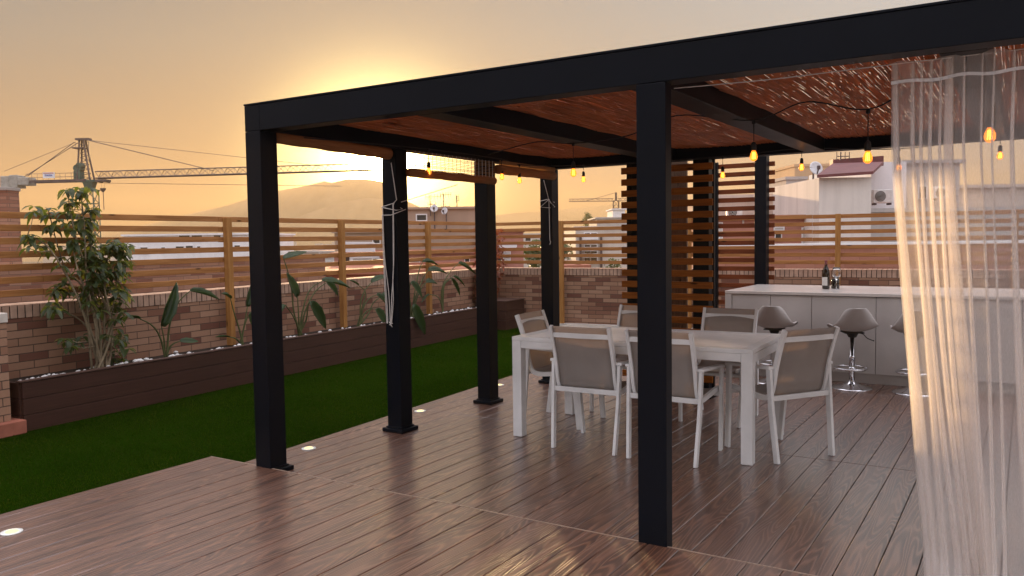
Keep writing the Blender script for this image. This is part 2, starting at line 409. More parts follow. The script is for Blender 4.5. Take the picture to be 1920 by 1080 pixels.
cam = bpy.data.objects.new('camera', bpy.data.cameras.new('camera')); col.objects.link(cam); sc.camera = cam
cam.data.sensor_width = 36; cam.data.lens = F_PX/1920*36; cam.data.clip_end = 8000; cam.data.clip_start = .05
Mr = Matrix((RT, UP, -FW)).transposed().to_4x4(); Mr.translation = EYE; cam.matrix_world = Mr
sc.view_settings.view_transform = 'Standard'; sc.view_settings.look = 'None'; sc.view_settings.exposure = 1.5; sc.view_settings.gamma = 1
sc.cycles.use_denoising = True
sc.cycles.max_bounces = 10; sc.cycles.transparent_max_bounces = 24; sc.cycles.volume_bounces = 0
sc.cycles.sample_clamp_indirect = 6

# ================================================================== SETTING
XL, PW = -4.25, .138                       # left posts
YA, YB, YC, YE = 3.575, 4.886, 6.141, 7.327
XD = -1.552
HB, HT = 2.21, 2.372                       # pergola beams, underside and top
def edge_x(y): return -4.5 - .0715*(y-3.6)  # slanting edge between deck and lawn

def clip(poly, inside, cross):
    out = []
    for i, p in enumerate(poly):
        q = poly[(i+1) % len(poly)]; a, b = inside(p), inside(q)
        if a: out.append(p)
        if a != b: out.append(cross(p, q))
    return out
def prism(mb, poly, z0, z1, bev=.003):
    n = len(poly); c = Vector((sum(p[0] for p in poly)/n, sum(p[1] for p in poly)/n, 0))
    lo = [(p[0], p[1], z0) for p in poly]; mid = [(p[0], p[1], z1-bev) for p in poly]
    hi = []
    for p in poly:
        d = Vector((p[0]-c.x, p[1]-c.y, 0)); sx = bev if abs(d.x) > bev else 0
        hi.append((p[0]-math.copysign(sx, d.x), p[1]-math.copysign(bev, d.y), z1))
    vs = lo+mid+hi; fs = [tuple(2*n+k for k in range(n))]
    for k in range(n): j = (k+1) % n; fs += [(k, j, n+j, n+k), (n+k, n+j, 2*n+j, 2*n+k)]
    mb.add(vs, fs)
def boards(name, x0, x1, y0, y1, ztop, off, seams, left=None):
    mb = MB(); p = .1575; k = math.floor((x0-off)/p)
    while off + k*p < x1:
        a, b = off + k*p + .002, off + (k+1)*p - .002
        cuts = [y0] + [q for q in seams if y0 < q < y1] + [y1]
        for c0, c1 in zip(cuts, cuts[1:]):
            poly = [(max(a, x0), c0+.001), (min(b, x1), c0+.001), (min(b, x1), c1-.001), (max(a, x0), c1-.001)]
            if poly[1][0] - poly[0][0] < .01: continue
            if left:
                f = lambda q: q[0] - left(q[1])
                def cr(u, v): t = f(u)/(f(u)-f(v)); return (u[0]+(v[0]-u[0])*t, u[1]+(v[1]-u[1])*t)
                poly = clip(poly, lambda q: f(q) > 0, cr)
                if len(poly) < 3: continue
            prism(mb, poly, ztop-.022, ztop)
        k += 1
    return struct(mb.build(name, M['deck']))
boards('deck', -5.2, 3.2, 3.5895, 12.2, 0, -1.328, [5.66, 8.2, 10.6], edge_x)
boards('front_deck', -4.72, 3.2, -1.5, 3.583, .04, -1.346, [.9])
struct(MB().box(-4.72, 3.2, 3.5835, 3.5885, -.02, .0415).build('deck_edge_strip', simple('deck_edge_strip', (.34, .24, .18), .4, .6)))  # thin paler strip along the back edge of the front deck
struct(MB().box(-4.70, 3.2, -1.5, 3.578, -.05, .0165).build('front_deck_base', M['deck_under']))
mb = MB(); mb.add([(edge_x(3.59)+.01, 3.59, -.024), (3.2, 3.59, -.024), (3.2, 12.2, -.024), (edge_x(12.2)+.01, 12.2, -.024)], [(0,1,2,3)])
struct(mb.build('deck_base', M['deck_under']))
mb = MB(); mb.add([G(-11, -2, -.03), G(-3.0, -2, -.03), G(-3.0, 13.1, -.03), G(-11, 13.1, -.03)], [(0,1,2,3)])
struct(mb.build('lawn', M['lawn']))
# terrace slab under it all, and the town far below
struct(MB().box(-11.2, 6, -4, 13.4, -.5, -.035).build('terrace_slab', M['concrete']))
mb = MB(); n = 64; mb.add([(0,0,-14)] + [(1385*math.cos(2*PI*k/n), 1385*math.sin(2*PI*k/n), -14) for k in range(n)], [(0, 1+k, 1+(k+1) % n) for k in range(n)])
struct(mb.build('city_ground', simple('dusty_city_ground', (.20, .17, .14), .9, .2, 0, .4, .02)))

# turf blades
rg = random.Random(5); vs = []; fs = []
for i in range(80000):
    v_ = 2.0 + 10.3*rg.random()**1.35; u_ = -6.66 + 3.4*rg.random()
    p = G(u_, v_, -.03)
    lim = -4.735 if p.y < 3.6 else edge_x(p.y)
    if p.x > lim - .012: continue
    h = .010 + .010*rg.random(); a = rg.random()*2*PI; wd = .0022 + .0014*rg.random()
    lx, ly = (rg.random()-.5)*.022, (rg.random()-.5)*.022
    b = len(vs); vs += [(p.x-wd*math.cos(a), p.y-wd*math.sin(a), p.z), (p.x+wd*math.cos(a), p.y+wd*math.sin(a), p.z), (p.x+lx, p.y+ly, p.z+h)]
    fs.append((b, b+1, b+2))
mb = MB(); mb.v = [Vector(q) for q in vs]; mb.f = fs
struct(mb.build('grass', M['grass']), 'stuff')

# ------------------------------------------------------------------ garden walls (bricks), planters, fences
UW, VB = -7.15, 12.87
def gbox(mb, u0, u1, v0, v1, z0, z1):
    vs = [G(u, v, z) for u in (u0, u1) for v in (v0, v1) for z in (z0, z1)]
    mb.add(vs, [(0,1,3,2),(4,6,7,5),(0,4,5,1),(2,3,7,6),(0,2,6,4),(1,5,7,3)])
def coping(name, parent, along, a0, a1, c0, c1, z0, z1):
    mb = MB(); x = a0; r = random.Random(3)
    while x < a1 - .03:
        w_ = .058; j = (r.random()-.5)*.004
        if along == 'v': gbox(mb, c0, c1 + j, x, x+w_, z0, z1 + (r.random()-.5)*.003)
        else: gbox(mb, x, x+w_, c0 + j, c1, z0, z1 + (r.random()-.5)*.003)
        x += .067
    o = mb.build(name, M['brick_cap'], parent, bevel=.004)
    mb = MB()
    if along == 'v': gbox(mb, c0+.01, c1-.006, a0, a1, z0-.001, z1-.008)
    else: gbox(mb, a0, a1, c0+.006, c1-.01, z0-.001, z1-.008)
    mb.build('mortar_bed', M['dark_gap'], parent)
    return o
lw = thing('brick_wall', 'long low wall of mixed tan and dark red bricks behind the planter and lawn', 'brick wall', G(UW, 8, 0), GA)
mb = MB(); gbox(mb, UW-.24, UW, -2, VB+.24, -.4, .872); mb.build('brickwork', M['brick_y'], lw)
coping('coping', lw, 'v', -2, VB+.24, UW-.25, UW+.008, .873, .99)
bw = thing('brick_wall', 'tan brick wall across the far end of the terrace, behind the bar counter', 'brick wall', G(-2, VB, 0), GA)
mb = MB(); gbox(mb, UW+.002, 5, VB, VB+.24, -.4, .872); mb.build('brickwork', M['brick_x'], bw)
coping('coping', bw, 'u', UW+.02, 5, VB-.008, VB+.25, .873, .99)
struct_ = MB(); gbox(struct_, -6.4, -2.9, VB-.16, VB-.04, -.03, .05)
tag(struct_.build('kerb_edging', M['stone_cap']), 'low white edging strip along the foot of the far brick wall', 'edging')

pier = thing('brick_pier', 'brick pier with a pale stone cap beside the left end of the planter', 'brick pier', G(-6.95, 3.6, 0), GA)
mb = MB(); gbox(mb, UW+.004, -6.69, 3.2, 3.925, .085, .885); mb.build('brickwork', M['brick_y'], pier)
mb = MB(); gbox(mb, UW+.004, -6.68, 3.18, 3.935, .886, .965); mb.build('cap', M['stone_cap'], pier, bevel=.006)
mb = MB(); gbox(mb, UW+.004, -6.62, 3.16, 4.01, -.03, .083); mb.build('plinth', simple('terracotta_plinth', (.32, .11, .07), .8, .3, 0, .2, 9, .3, 40), pier, bevel=.008)

pl = thing('planter_box', 'long low planter clad in dark brown composite boards along the left wall', 'planter', G(-6.9, 8, 0), GA)
mb = MB()
for k in range(3): gbox(mb, -6.70, -6.675, 4.02, 12.1, -.03+k*.137, -.03+k*.137+.133)
mb.build('front_panel', M['planter'], pl, bevel=.003)
mb = MB()
for k in range(3): gbox(mb, UW+.005, -6.701, 4.005, 4.03, -.03+k*.137, -.03+k*.137+.133)
mb.build('end_panel', M['planter'], pl, bevel=.003)
mb = MB(); gbox(mb, -6.735, -6.668, 4.0, 12.1, .3815, .394); mb.build('rim', M['planter_cap'], pl, bevel=.003)
mb = MB(); gbox(mb, UW+.003, -6.702, 4.031, 12.1, .0, .352); mb.build('soil', M['soil'], pl)
pc = thing('planter_box', 'short taller brown planter filling the corner behind the rusty climber', 'planter', G(-6.8, 12.4, 0), GA)
mb = MB()
for k in range(3): gbox(mb, -7.1, -6.50, 12.105, 12.80, -.03+k*.16, -.03+k*.16+.156)
mb.build('front_panel', M['planter'], pc, bevel=.003)
mb = MB(); gbox(mb, -7.12, -6.485, 12.1, 12.82, .451, .464); mb.build('rim', M['planter_cap'], pc, bevel=.003)
# pebbles along the planter
r = random.Random(8); mb = MB()
def pebble(mb, c, s, r):
    vs = []; fs = [(0,2,4),(2,1,4),(1,3,4),(3,0,4),(2,0,5),(1,2,5),(3,1,5),(0,3,5)]
    ax = [Vector((r.uniform(.8,1.3)*s,0,0)), Vector((0,r.uniform(.8,1.3)*s,0)), Vector((0,0,r.uniform(.5,.8)*s))]
    a = r.random()*PI; R_ = Matrix.Rotation(a, 3, 'Z')
    for sgn in (0, 1, 2, 3, 4, 5): vs.append(c + R_ @ (ax[sgn//2]*(1 if sgn % 2 == 0 else -1)))
    # one subdivision of the octahedron, pushed out: a rounded stone
    V = [v for v in vs]; F = []
    cache = {}
    def midp(i, j):
        k = (min(i,j), max(i,j))
        if k not in cache:
            m = (V[i]+V[j])/2; d = m-c; V.append(c + d*1.28); cache[k] = len(V)-1
        return cache[k]
    for f in [(0,2,4),(2,1,4),(1,3,4),(3,0,4),(2,0,5),(1,2,5),(3,1,5),(0,3,5)]:
        a_, b_, c_ = f; ab, bc, ca = midp(a_, b_), midp(b_, c_), midp(c_, a_)
        F += [(a_, ab, ca), (ab, b_, bc), (ca, bc, c_), (ab, bc, ca)]
    mb.add(V, F)
for i in range(420):
    v_ = 4.06 + 8*r.random(); dens = (.95 if v_ < 6.3 or v_ > 10.6 else .3)
    if r.random() > dens: continue
    u_ = -6.72 - abs(r.gauss(0, .10))
    if u_ < -7.1: continue
    pebble(mb, G(u_, v_, .366 + r.random()*.012), .016 + .014*r.random(), r)
struct(mb.build('pebbles', M['pebble'], smooth=True), 'stuff')

def fence(name, label, along, a0, a1, c, posts, pz0):
    mid = (a0+a1)/2
    f = thing(name, label, 'fence', G(c, mid, 0) if along == 'v' else G(mid, c, 0), GA + (PI/2 if along == 'v' else 0))
    mb = MB(); r = random.Random(len(label))
    for k in range(7):
        z0 = 1.072 + k*.1125 - .006; x = a0
        while x < a1:
            e = min(a1, x + (2.02 if x > a0 else 1.3))
            dz = (r.random()-.5)*.006
            if along == 'v': gbox(mb, c-.011, c+.011, x+.002, e-.002, z0+dz, z0+dz+.057)
            else: gbox(mb, x+.002, e-.002, c-.011, c+.011, z0+dz, z0+dz+.057)
            x = e
    mb.build('slat_panel', M['fence_wood'], f, bevel=.003)
    for q in posts:
        mb = MB()
        if along == 'v': gbox(mb, c+.013, c+.083, q-.036, q+.036, pz0, 1.785)
        else: gbox(mb, q-.036, q+.036, c-.083, c-.013, pz0, 1.80)
        mb.build('fence_post', M['fence_post'], f, bevel=.004)
    return f
fence('slat_fence', 'horizontal pine slat fence with posts above the left wall and planter', 'v', 3.2, 12.75, UW+.055, (6.61, 8.56, 10.62), .36)
fence('slat_fence', 'horizontal pine slat fence above the far brick wall, orange toward the bar end', 'u', -7.05, 4.5, VB-.06, (-5.76, -3.55, -1.35, .85, 3.0), .03)

# ================================================================== PERGOLA
pg = thing('pergola', 'large black metal pergola with square posts and a reed mat ceiling over the deck', 'pergola', (-2.0, 5.5, 0))
XR = 1.30                                                       # right end, beyond the frame
def post(x, y, w=PW, d=PW, foot=True, z0=0):
    fy = 3.592 if y == YA else -9
    o = MB().box(x, x+w, y, y+d, z0+.001, HB-.002).build('post', M['black'], pg, bevel=.003)
    if foot:
        m = .033; MB().box(x-m, x+w+m, max(y-m, fy), y+d+m, 0, .030).box(x-m*.35, x+w+m*.35, max(y-m*.35, fy), y+d+m*.35, .030, .042).build('base_plate', M['black'], o, bevel=.008)
    return o
for y in (YA, YB, YC, YE): post(XL, y)
MB().box(XD, XD+PW+.006, YA, YA+.075, .001, HB-.002).build('post', M['black'], pg, bevel=.003)
post(-2.62, YE, .15); post(-3.285, YE, .14)                        # the two that carry the slat screen
post(XR, YA); post(XR, YE)
MB().box(XL+PW+.002, XR+PW, YA, YA+.125, HB, HT).build('front_beam', M['black'], pg, bevel=.003)
MB().box(XL, XL+PW, YA, YA+PW, HB, HT-.001).build('corner_block', M['black'], pg, bevel=.003)
MB().box(XL-.002, XR+PW, YA-.004, YA+.13, HT+.0005, HT+.012).build('beam_cap', M['black'], pg, bevel=.002)
MB().box(XL, XL+PW, YA+PW+.002, YE-.001, HB, HT-.003).build('side_beam', M['black'], pg, bevel=.003)
MB().box(XR, XR+PW, YA+PW+.002, YE-.001, HB, HT-.003).build('side_beam', M['black'], pg, bevel=.003)
MB().box(XL, XR+PW, YE, YE+PW, HB, HT-.003).build('back_beam', M['black'], pg, bevel=.003)
for x in (-2.95, -1.63, -.31): MB().box(x, x+.168, YA+.128, YE-.002, HB, HT-.05).build('ceiling_beam', M['black'], pg, bevel=.003)
# reed mat: two loose layers of split reeds lying along the beams, sagging a little between them
rr = random.Random(2); vs = []; fs = []
def reed_z(x, y):
    ph = ((x+4.25) % 1.32)/1.32
    return 2.325 - .018*math.sin(PI*ph) + .005*math.sin(9*y+3*x)
for layer in (0, 1):
    x = XL + .04
    while x < XR + .10:
        y = YA + .02 - rr.random()*.5
        while y < YE + .06:
            ln = rr.uniform(.14, .7); y0 = max(y, YA+.015); y1 = min(y+ln, YE+.10)
            if y1 - y0 > .05:
                rad_ = rr.uniform(.0026, .0048); sl = rr.uniform(-.006, .006); xo = x + rr.uniform(-.0025, .0025); zo = layer*.007 + rr.uniform(-.003, .003)
                if rr.random() < .05: sl *= 4; zo -= .004
                b0 = len(vs)
                for t_ in (0, .5, 1):
                    yy = y0 + (y1-y0)*t_; xx = xo + sl*(t_-.5); zz = reed_z(xx, yy) + zo
                    vs += [(xx-rad_, yy, zz), (xx, yy, zz-rad_*.8), (xx+rad_, yy, zz), (xx, yy, zz+rad_*.8)]
                for k in (0, 4):
                    for q in range(4): fs.append((b0+k+q, b0+k+(q+1) % 4, b0+k+4+(q+1) % 4, b0+k+4+q))
            y += ln + rr.uniform(.002, .02)
        x += rr.uniform(.0060, .0086) if rr.random() > .02 else .012
mb = MB(); mb.v = [Vector(q) for q in vs]; mb.f = fs
mb.build('reed_ceiling', M['reed'], pg)

# rolled reed blinds hung from the left beam
def roll_blind(label, y0, y1, z_top, z_roll, r_roll, x, open_=False, tilt=0):
    t = thing('reed_blind', label, 'blind', (x, (y0+y1)/2, z_top), 0, 'reed blinds along the left side of the pergola')
    pts = []; n = 14
    for i in range(n+1):
        y = y0 + (y1-y0)*i/n; pts.append((x, y, z_roll + tilt*(i/n) + .002*math.sin(i*1.7)))
    mb = MB(); mb.tube(pts, [r_roll*(1+.03*math.sin(i*1.1)) for i in range(n+1)], 14); mb.build('rolled_end', M['blind'], t, smooth=True)
    mb = MB(); rows = []
    for k in range(7):
        z = z_top + (z_roll + r_roll*.6 - z_top)*k/6
        rows.append([Vector((x + r_roll*.5 + .004*math.sin(i*.9+k), y0 + (y1-y0)*i/n, z + tilt*(i/n)*(k/6))) for i in range(n+1)])
    if open_:
        mb = MB(); z = z_roll + r_roll; q = 0
        while z < z_top:
            mb.tube([(x+r_roll*.5+.002*math.sin(q*2.1), y0, z+.002*math.sin(q*1.3)), (x+r_roll*.5, y1, z+.003*math.sin(q*.9+1))], .0021, 4); z += .0105 + .004*(q % 3 == 0); q += 1
        mb.build('matting', M['blind'], t)
    else: mb.grid(rows); mb.build('matting', M['blind'], t, smooth=True)
    if open_:
        mb = MB()
        for i in range(1, 22):
            y = y0 + (y1-y0)*i/22; mb.tube([(x+r_roll*.5+.006, y, z_top), (x+r_roll*.5+.006, y, z_roll)], .0022, 4)
        mb.build('warp_strings', M['rope'], t)
    return t
roll_blind('rolled reed blind nearest the front corner post, sagging under the beam', 3.73, 4.87, 2.222, 2.192, .044, -4.165, tilt=-.022)
roll_blind('half lowered reed blind with see-through lattice in the middle bay of the left side', 5.0, 6.20, 2.20, 2.028, .034, -4.075, True)
roll_blind('rolled reed blind in the bay next to the far left corner post', 6.26, 7.30, 2.215, 2.135, .042, -4.075)

# ------------------------------------------------------------------ cords
def cord(label, pieces, r=.0035):
    mb = MB()
    for p in pieces: mb.tube(p, r, 5)
    return tag(mb.build('blind_cord', M['rope'], smooth=True), label, 'cord', 'blind cords')
def bez(pts, n=10):
    out = []; P = [Vector(p) for p in pts]
    for i in range(len(P)-1):
        p0 = P[max(i-1,0)]; p1 = P[i]; p2 = P[i+1]; p3 = P[min(i+2, len(P)-1)]
        for k in range(n):
            t = k/n; out.append(.5*((2*p1) + (p2-p0)*t + (2*p0-5*p1+4*p2-p3)*t*t + (3*p1-p0-3*p2+p3)*t**3))
    out.append(P[-1]); return out
xl, xr, yb = XL-.006, XL+PW+.006, YB-.006
cord('white blind cord wound round the second post and hanging in two long loops', [
    [(xr-.045, yb, 2.10), (xr+.001, yb, 1.815), (xr-.03, yb, 1.79)],
    [(xl, yb, 1.765), (xr-.03, yb, 1.79), (xr, yb+.07, 1.745), (xr-.005, yb, 1.735), (xl, yb, 1.762)],
    [(xl, yb, 1.70), (xr-.06, yb, 1.70), (xr, yb, 1.715), (xr, yb+.11, 1.745)],
    bez([(xr-.035, yb-.002, 1.79), (xr-.04, yb-.004, 1.45), (xr-.045, yb-.004, 1.25), (xl+.085, yb-.006, 1.06), (xl+.072, yb-.006, .86)]),
    bez([(xr-.03, yb-.002, 1.79), (xr-.035, yb-.004, 1.4), (xr-.05, yb-.004, 1.2), (xl+.1, yb-.006, 1.04), (xl+.078, yb-.006, .86)]),
    bez([(xl+.01, yb, 1.76), (xl+.02, yb-.004, 1.4), (xl+.055, yb-.005, 1.1), (xl+.065, yb-.006, .86)]),
    bez([(xl+.004, yb, 1.70), (xl+.01, yb-.004, 1.3), (xl+.028, yb-.005, .9), (xl+.03, yb-.006, .87), (xl+.04, yb-.006, .9), (xl+.02, yb-.004, 1.3), (xl+.012, yb, 1.7)]),
    [(xl+.055, yb-.006, .87), (xl+.085, yb-.006, .83), (xl+.055, yb-.006, .85), (xl+.09, yb-.006, .86)]])
ye = YE-.006
cord('white blind cord tied round the far left corner post with one short tail', [
    [(xl+.055, ye, 2.1), (xr-.04, ye, 1.905)], [(xl, ye, 1.885), (xr-.04, ye, 1.905), (xr, ye+.05, 1.87)],
    [(xr-.04, ye, 1.9), (xl+.01, ye, 1.825), (xr-.03, ye, 1.815), (xr, ye+.06, 1.825), (xr-.01, ye, 1.86), (xr-.04, ye, 1.9)],
    bez([(xr-.035, ye-.004, 1.9), (xr-.03, ye-.006, 1.7), (xr-.028, ye-.006, 1.5), (xr-.02, ye-.006, 1.47), (xr-.03, ye-.006, 1.44)])])
tag(MB().tube([(xr, YB+.05, 1.80), (-4.06, 5.62, 1.965)], .003, 5).build('blind_cord', M['rope']), 'slack cord running up from the second post to the lowered blind', 'cord', 'blind cords')

# ------------------------------------------------------------------ string lights
def bulb_set(t, p, drop, s=1.0):
    """socket, glass and filament hanging 'drop' below the wire point p (bulb centre given by p)"""
    c = Vector(p)
    so = MB(); so.lathe([(.004*s, .075*s), (.013*s, .068*s), (.017*s, .055*s), (.018*s, .022*s), (.016*s, .018*s)], 12, c + Vector((0,0,.008)))
    so.tube([c + Vector((0,0,.08)), c + Vector((0,0,.085+drop))], .0028, 5)
    so.lathe([(.004, .0), (.012, .004), (.010, .022), (.004, .026)], 8, c + Vector((0,0,.08+drop)))
    o = so.build('lamp_socket', M['rubber'], t, smooth=True)
    b = MB(); b.lathe([(.012*s, .026*s), (.015*s, .018*s), (.022*s, .002*s), (.0255*s, -.014*s), (.0225*s, -.030*s), (.012*s, -.040*s), (.003*s, -.043*s)], 14, c)
    b.build('bulb', M['bulb'], o, smooth=True)
    f = MB()
    for k in range(4):
        a = k*PI/2; f.tube([c + Vector((.006*math.cos(a), .006*math.sin(a), .014)), c + Vector((.009*math.cos(a), .009*math.sin(a), -.026))], .0018, 4)
    f.build('filament', M['filament'], o)
def string(label, bulbs, wire, s=.86):
    t = thing('string_light', label, 'string lights', bulbs[0][0])
    mb = MB(); mb.tube(bez(wire, 8), .0042, 6); mb.build('cable', M['rubber'], t, smooth=True)
    for p, d in bulbs: bulb_set(t, p, d, s)
    return t
pb = [((-4.05, 5.218, 2.056), .07), ((-4.05, 6.294, 2.075), .05), ((-4.05, 6.599, 2.058), .04), ((-3.71, 7.25, 2.086), .03), ((-2.315, 7.25, 2.052), .06),
      ((-1.633, 7.25, 2.083), .05), ((-.881, 7.25, 2.039), .04), ((-.183, 7.25, 2.086), .03), ((.6, 7.25, 2.07), .04)]
wire = [(-4.06, 3.9, 2.19)]
for (p, d) in pb: wire.append((p[0], p[1], p[2]+.1+d))
string('string of amber filament bulbs along the left and back edge of the pergola', pb, wire)
zb = [((-2.871, 5.448, 1.996), .11), ((-1.394, 4.956, 1.985), .10), ((-.691, 4.505, 1.897), .13), ((-.142, 4.082, 1.923), .10)]
wire = [(-4.0, 6.0, 2.24), (-3.3, 5.62, 2.262), (-2.871, 5.448, 2.205), (-2.45, 5.5, 2.235), (-1.95, 5.15, 2.29), (-1.394, 4.956, 2.19), (-1.05, 4.75, 2.235), (-.691, 4.505, 2.13), (-.42, 4.3, 2.2), (-.142, 4.082, 2.125), (.4, 3.85, 2.2)]
string('string of larger looking amber bulbs zigzagging across the middle of the reed ceiling', zb, wire, .92)

# ------------------------------------------------------------------ recessed deck lamps
for i, (x, y, z, lb) in enumerate([(-4.369, 2.105, .04, 'round recessed deck lamp on the front deck at the lower left, largest of the lamps'),
        (-4.397, 4.181, 0, 'round recessed deck lamp just behind the front corner post of the pergola'),
        (-4.493, 5.598, 0, 'round recessed deck lamp beside the second pergola post'),
        (-4.58, 7.007, 0, 'round recessed deck lamp by the third pergola post, farthest and smallest')]):
    t = thing('deck_lamp', lb, 'deck lamp', (x, y, z), 0, 'recessed lamps along the deck edge')
    MB().lathe([(.052, .0005), (.052, .004), (.036, .0055), (.033, .004)], 24, (x, y, z)).build('rim', M['lens_ring'], t, smooth=True)
    MB().lathe([(.0325, .002), (.028, .0065), (.001, .0075)], 20, (x, y, z)).build('lens', M['deck_lamp'], t, smooth=True)

# ================================================================== FURNITURE
# dining table (local: corner at origin, length X, width Y)
TL, TW, TH = 1.804, .95, .765
tb = thing('dining_table', 'long white metal dining table with a slatted top under the pergola', 'table', (-3.288, 5.215, 0), .032)
mb = MB(); fw = .075
mb.box(0, TL, 0, fw, TH-.03, TH); mb.box(0, TL, TW-fw, TW, TH-.03, TH); mb.box(0, fw, fw+.001, TW-fw-.001, TH-.03, TH); mb.box(TL-fw, TL, fw+.001, TW-fw-.001, TH-.03, TH)
mb.build('table_frame', M['white_metal'], tb, bevel=.003, local=True)
mb = MB(); k = 9; pw = (TW-2*fw)/k
for i in range(k): mb.box(fw+.002, TL-fw-.002, fw+i*pw+.002, fw+(i+1)*pw-.002, TH-.026, TH-.002)
mb.build('slatted_top', M['table_top'], tb, bevel=.0015, local=True)
mb = MB(); mb.box(.078, TL-.078, .004, .03, TH-.085, TH-.031); mb.box(.078, TL-.078, TW-.03, TW-.004, TH-.085, TH-.031)
mb.box(.006, .03, .078, TW-.078, TH-.095, TH-.036); mb.box(TL-.03, TL-.006, .078, TW-.078, TH-.095, TH-.036)
mb.build('apron', M['white_metal'], tb, bevel=.002, local=True)
for x in (.001, TL-.076):
    for y in (.001, TW-.076):
        MB().box(x, x+.075, y, y+.075, 0.004, TH-.0305).box(x+.006, x+.069, y+.006, y+.069, 0, .004).build('leg', M['white_metal'], tb, bevel=.003, local=True)

# chair (local: facing +Y, floor at 0)
def make_chair(label, loc, rz):
    t = thing('dining_chair', label, 'chair', loc, rz, 'white framed mesh chairs round the dining table')
    W = M['white_metal']; L = dict(local=True)
    rail = bez([(0, .245, .425), (0, .235, .44), (0, .15, .435), (0, 0, .42), (0, -.10, .415), (0, -.155, .435), (0, -.185, .50), (0, -.21, .62), (0, -.25, .76), (0, -.295, .885)], 5)
    for s in (-1, 1):
        MB().ribbon_bar([(s*.222, p.y, p.z) for p in rail], .022, .034).build('side_rail', W, t, bevel=.004, **L)
        MB().ribbon_bar([(s*.238, .262, 0), (s*.250, .235, .3), (s*.254, .225, .600)], .022, .042).build('leg', W, t, bevel=.003, **L)
        MB().ribbon_bar([(s*.236, -.245, 0), (s*.250, -.205, .35), (s*.254, -.185, .618)], .022, .042).build('leg', W, t, bevel=.003, **L)
        MB().ribbon_bar([(s*.254, .247, .598), (s*.254, .2, .608), (s*.254, -.1, .625), (s*.254, -.207, .630)], .046, .020).build('armrest', W, t, bevel=.004, **L)
    MB().ribbon_bar([(-.243, -.196, .425), (.243, -.196, .425)], .034, .024, (0, 0, 1)).build('crossbar', W, t, bevel=.003, **L)
    MB().ribbon_bar([(-.245, .236, .405), (.245, .236, .405)], .028, .02, (0, 0, 1)).build('crossbar', W, t, bevel=.003, **L)
    pts = [(x, -.272 - .018*(1-(x/.21)**2), .822) for x in [-.212+.424*i/10 for i in range(11)]]
    MB().ribbon_bar(pts, .036, .016, (0, 0, 1)).build('crossbar', W, t, bevel=.003, **L)
    def sling(sel, sag):
        ps = [p for p in rail if sel(p)]; rows = []
        for i, p in enumerate(ps):
            q = ps[min(i+1, len(ps)-1)] - ps[max(i-1, 0)]; nrm = Vector((0, -q.z, q.y)).normalized()
            if nrm.z < 0 and abs(nrm.z) > abs(nrm.y): nrm = -nrm
            rows.append([Vector((x, p.y, p.z)) - (Vector((0, 0, 1)) if p.z < .45 and p.y > -.12 else Vector((0, -1, 0)))*sag*(1-(x/.215)**2) for x in [-.213+.426*j/8 for j in range(9)]])
        return MB().grid(rows)
    a = sling(lambda p: p.y > -.165 and p.z < .47, .012)
    a.build('seat', M['fabric'], t, smooth=True, solid=.004, **L)
    a = sling(lambda p: not (p.y > -.15 and p.z < .445), -.012)
    a.build('backrest', M['fabric'], t, smooth=True, solid=.004, **L)
    return t
c0 = make_chair('white chair on the near side of the table, left of the front middle post', (-2.625, 5.32, 0), rad(2))
grp = 'white framed mesh chairs round the dining table'
dup(c0, (-2.03, 5.31, 0), rad(0), 'white chair on the near side of the table, partly hidden by the front middle post')
dup(c0, (-3.22, 5.875, 0), rad(-87), 'white chair at the left short end of the table, seen side on')
dup(c0, (-1.43, 5.74, 0), math.atan2(.505, .345), 'white chair pulled out and turned at the right short end of the table')
dup(c0, (-2.12, 6.56, 0), rad(180), 'white chair on the far side of the table, nearer the bar stools')
dup(c0, (-2.915, 6.55, 0), rad(178), 'white chair on the far side of the table, in front of the slat screen')

# bar counter
BX0, BX1, BY0, BY1, BZ = -2.767, 1.6, 8.75, 10.02, .91
bar = thing('bar_counter', 'long greige outdoor bar counter with flat doors and a pale glossy top', 'bar counter', ((BX0+BX1)/2, 9.4, 0))
MB().box(BX0, BX1, BY0, BY1, BZ-.032, BZ).build('counter_top', M['counter'], bar, bevel=.003)
MB().box(BX0, BX0+.07, BY0+.004, BY1-.004, 0, BZ-.033).build('side_panel', M['bar_panel'], bar, bevel=.002)
MB().box(BX0+.071, BX1-.02, BY0+.035, BY1-.02, .10, BZ-.034).build('carcass', M['dark_gap'], bar)
MB().box(BX0+.071, BX1-.02, BY0+.06, BY0+.08, 0, .099).build('kick_board', M['bar_panel'], bar)
xs = [BX0+.073, -2.282, -1.865, -1.251, -.63, -.02, .6, 1.2, 1.57]
for a, b in zip(xs, xs[1:]): MB().box(a+.0025, b-.0025, BY0+.014, BY0+.034, .103, BZ-.038).build('door', M['bar_panel'], bar, bevel=.002)

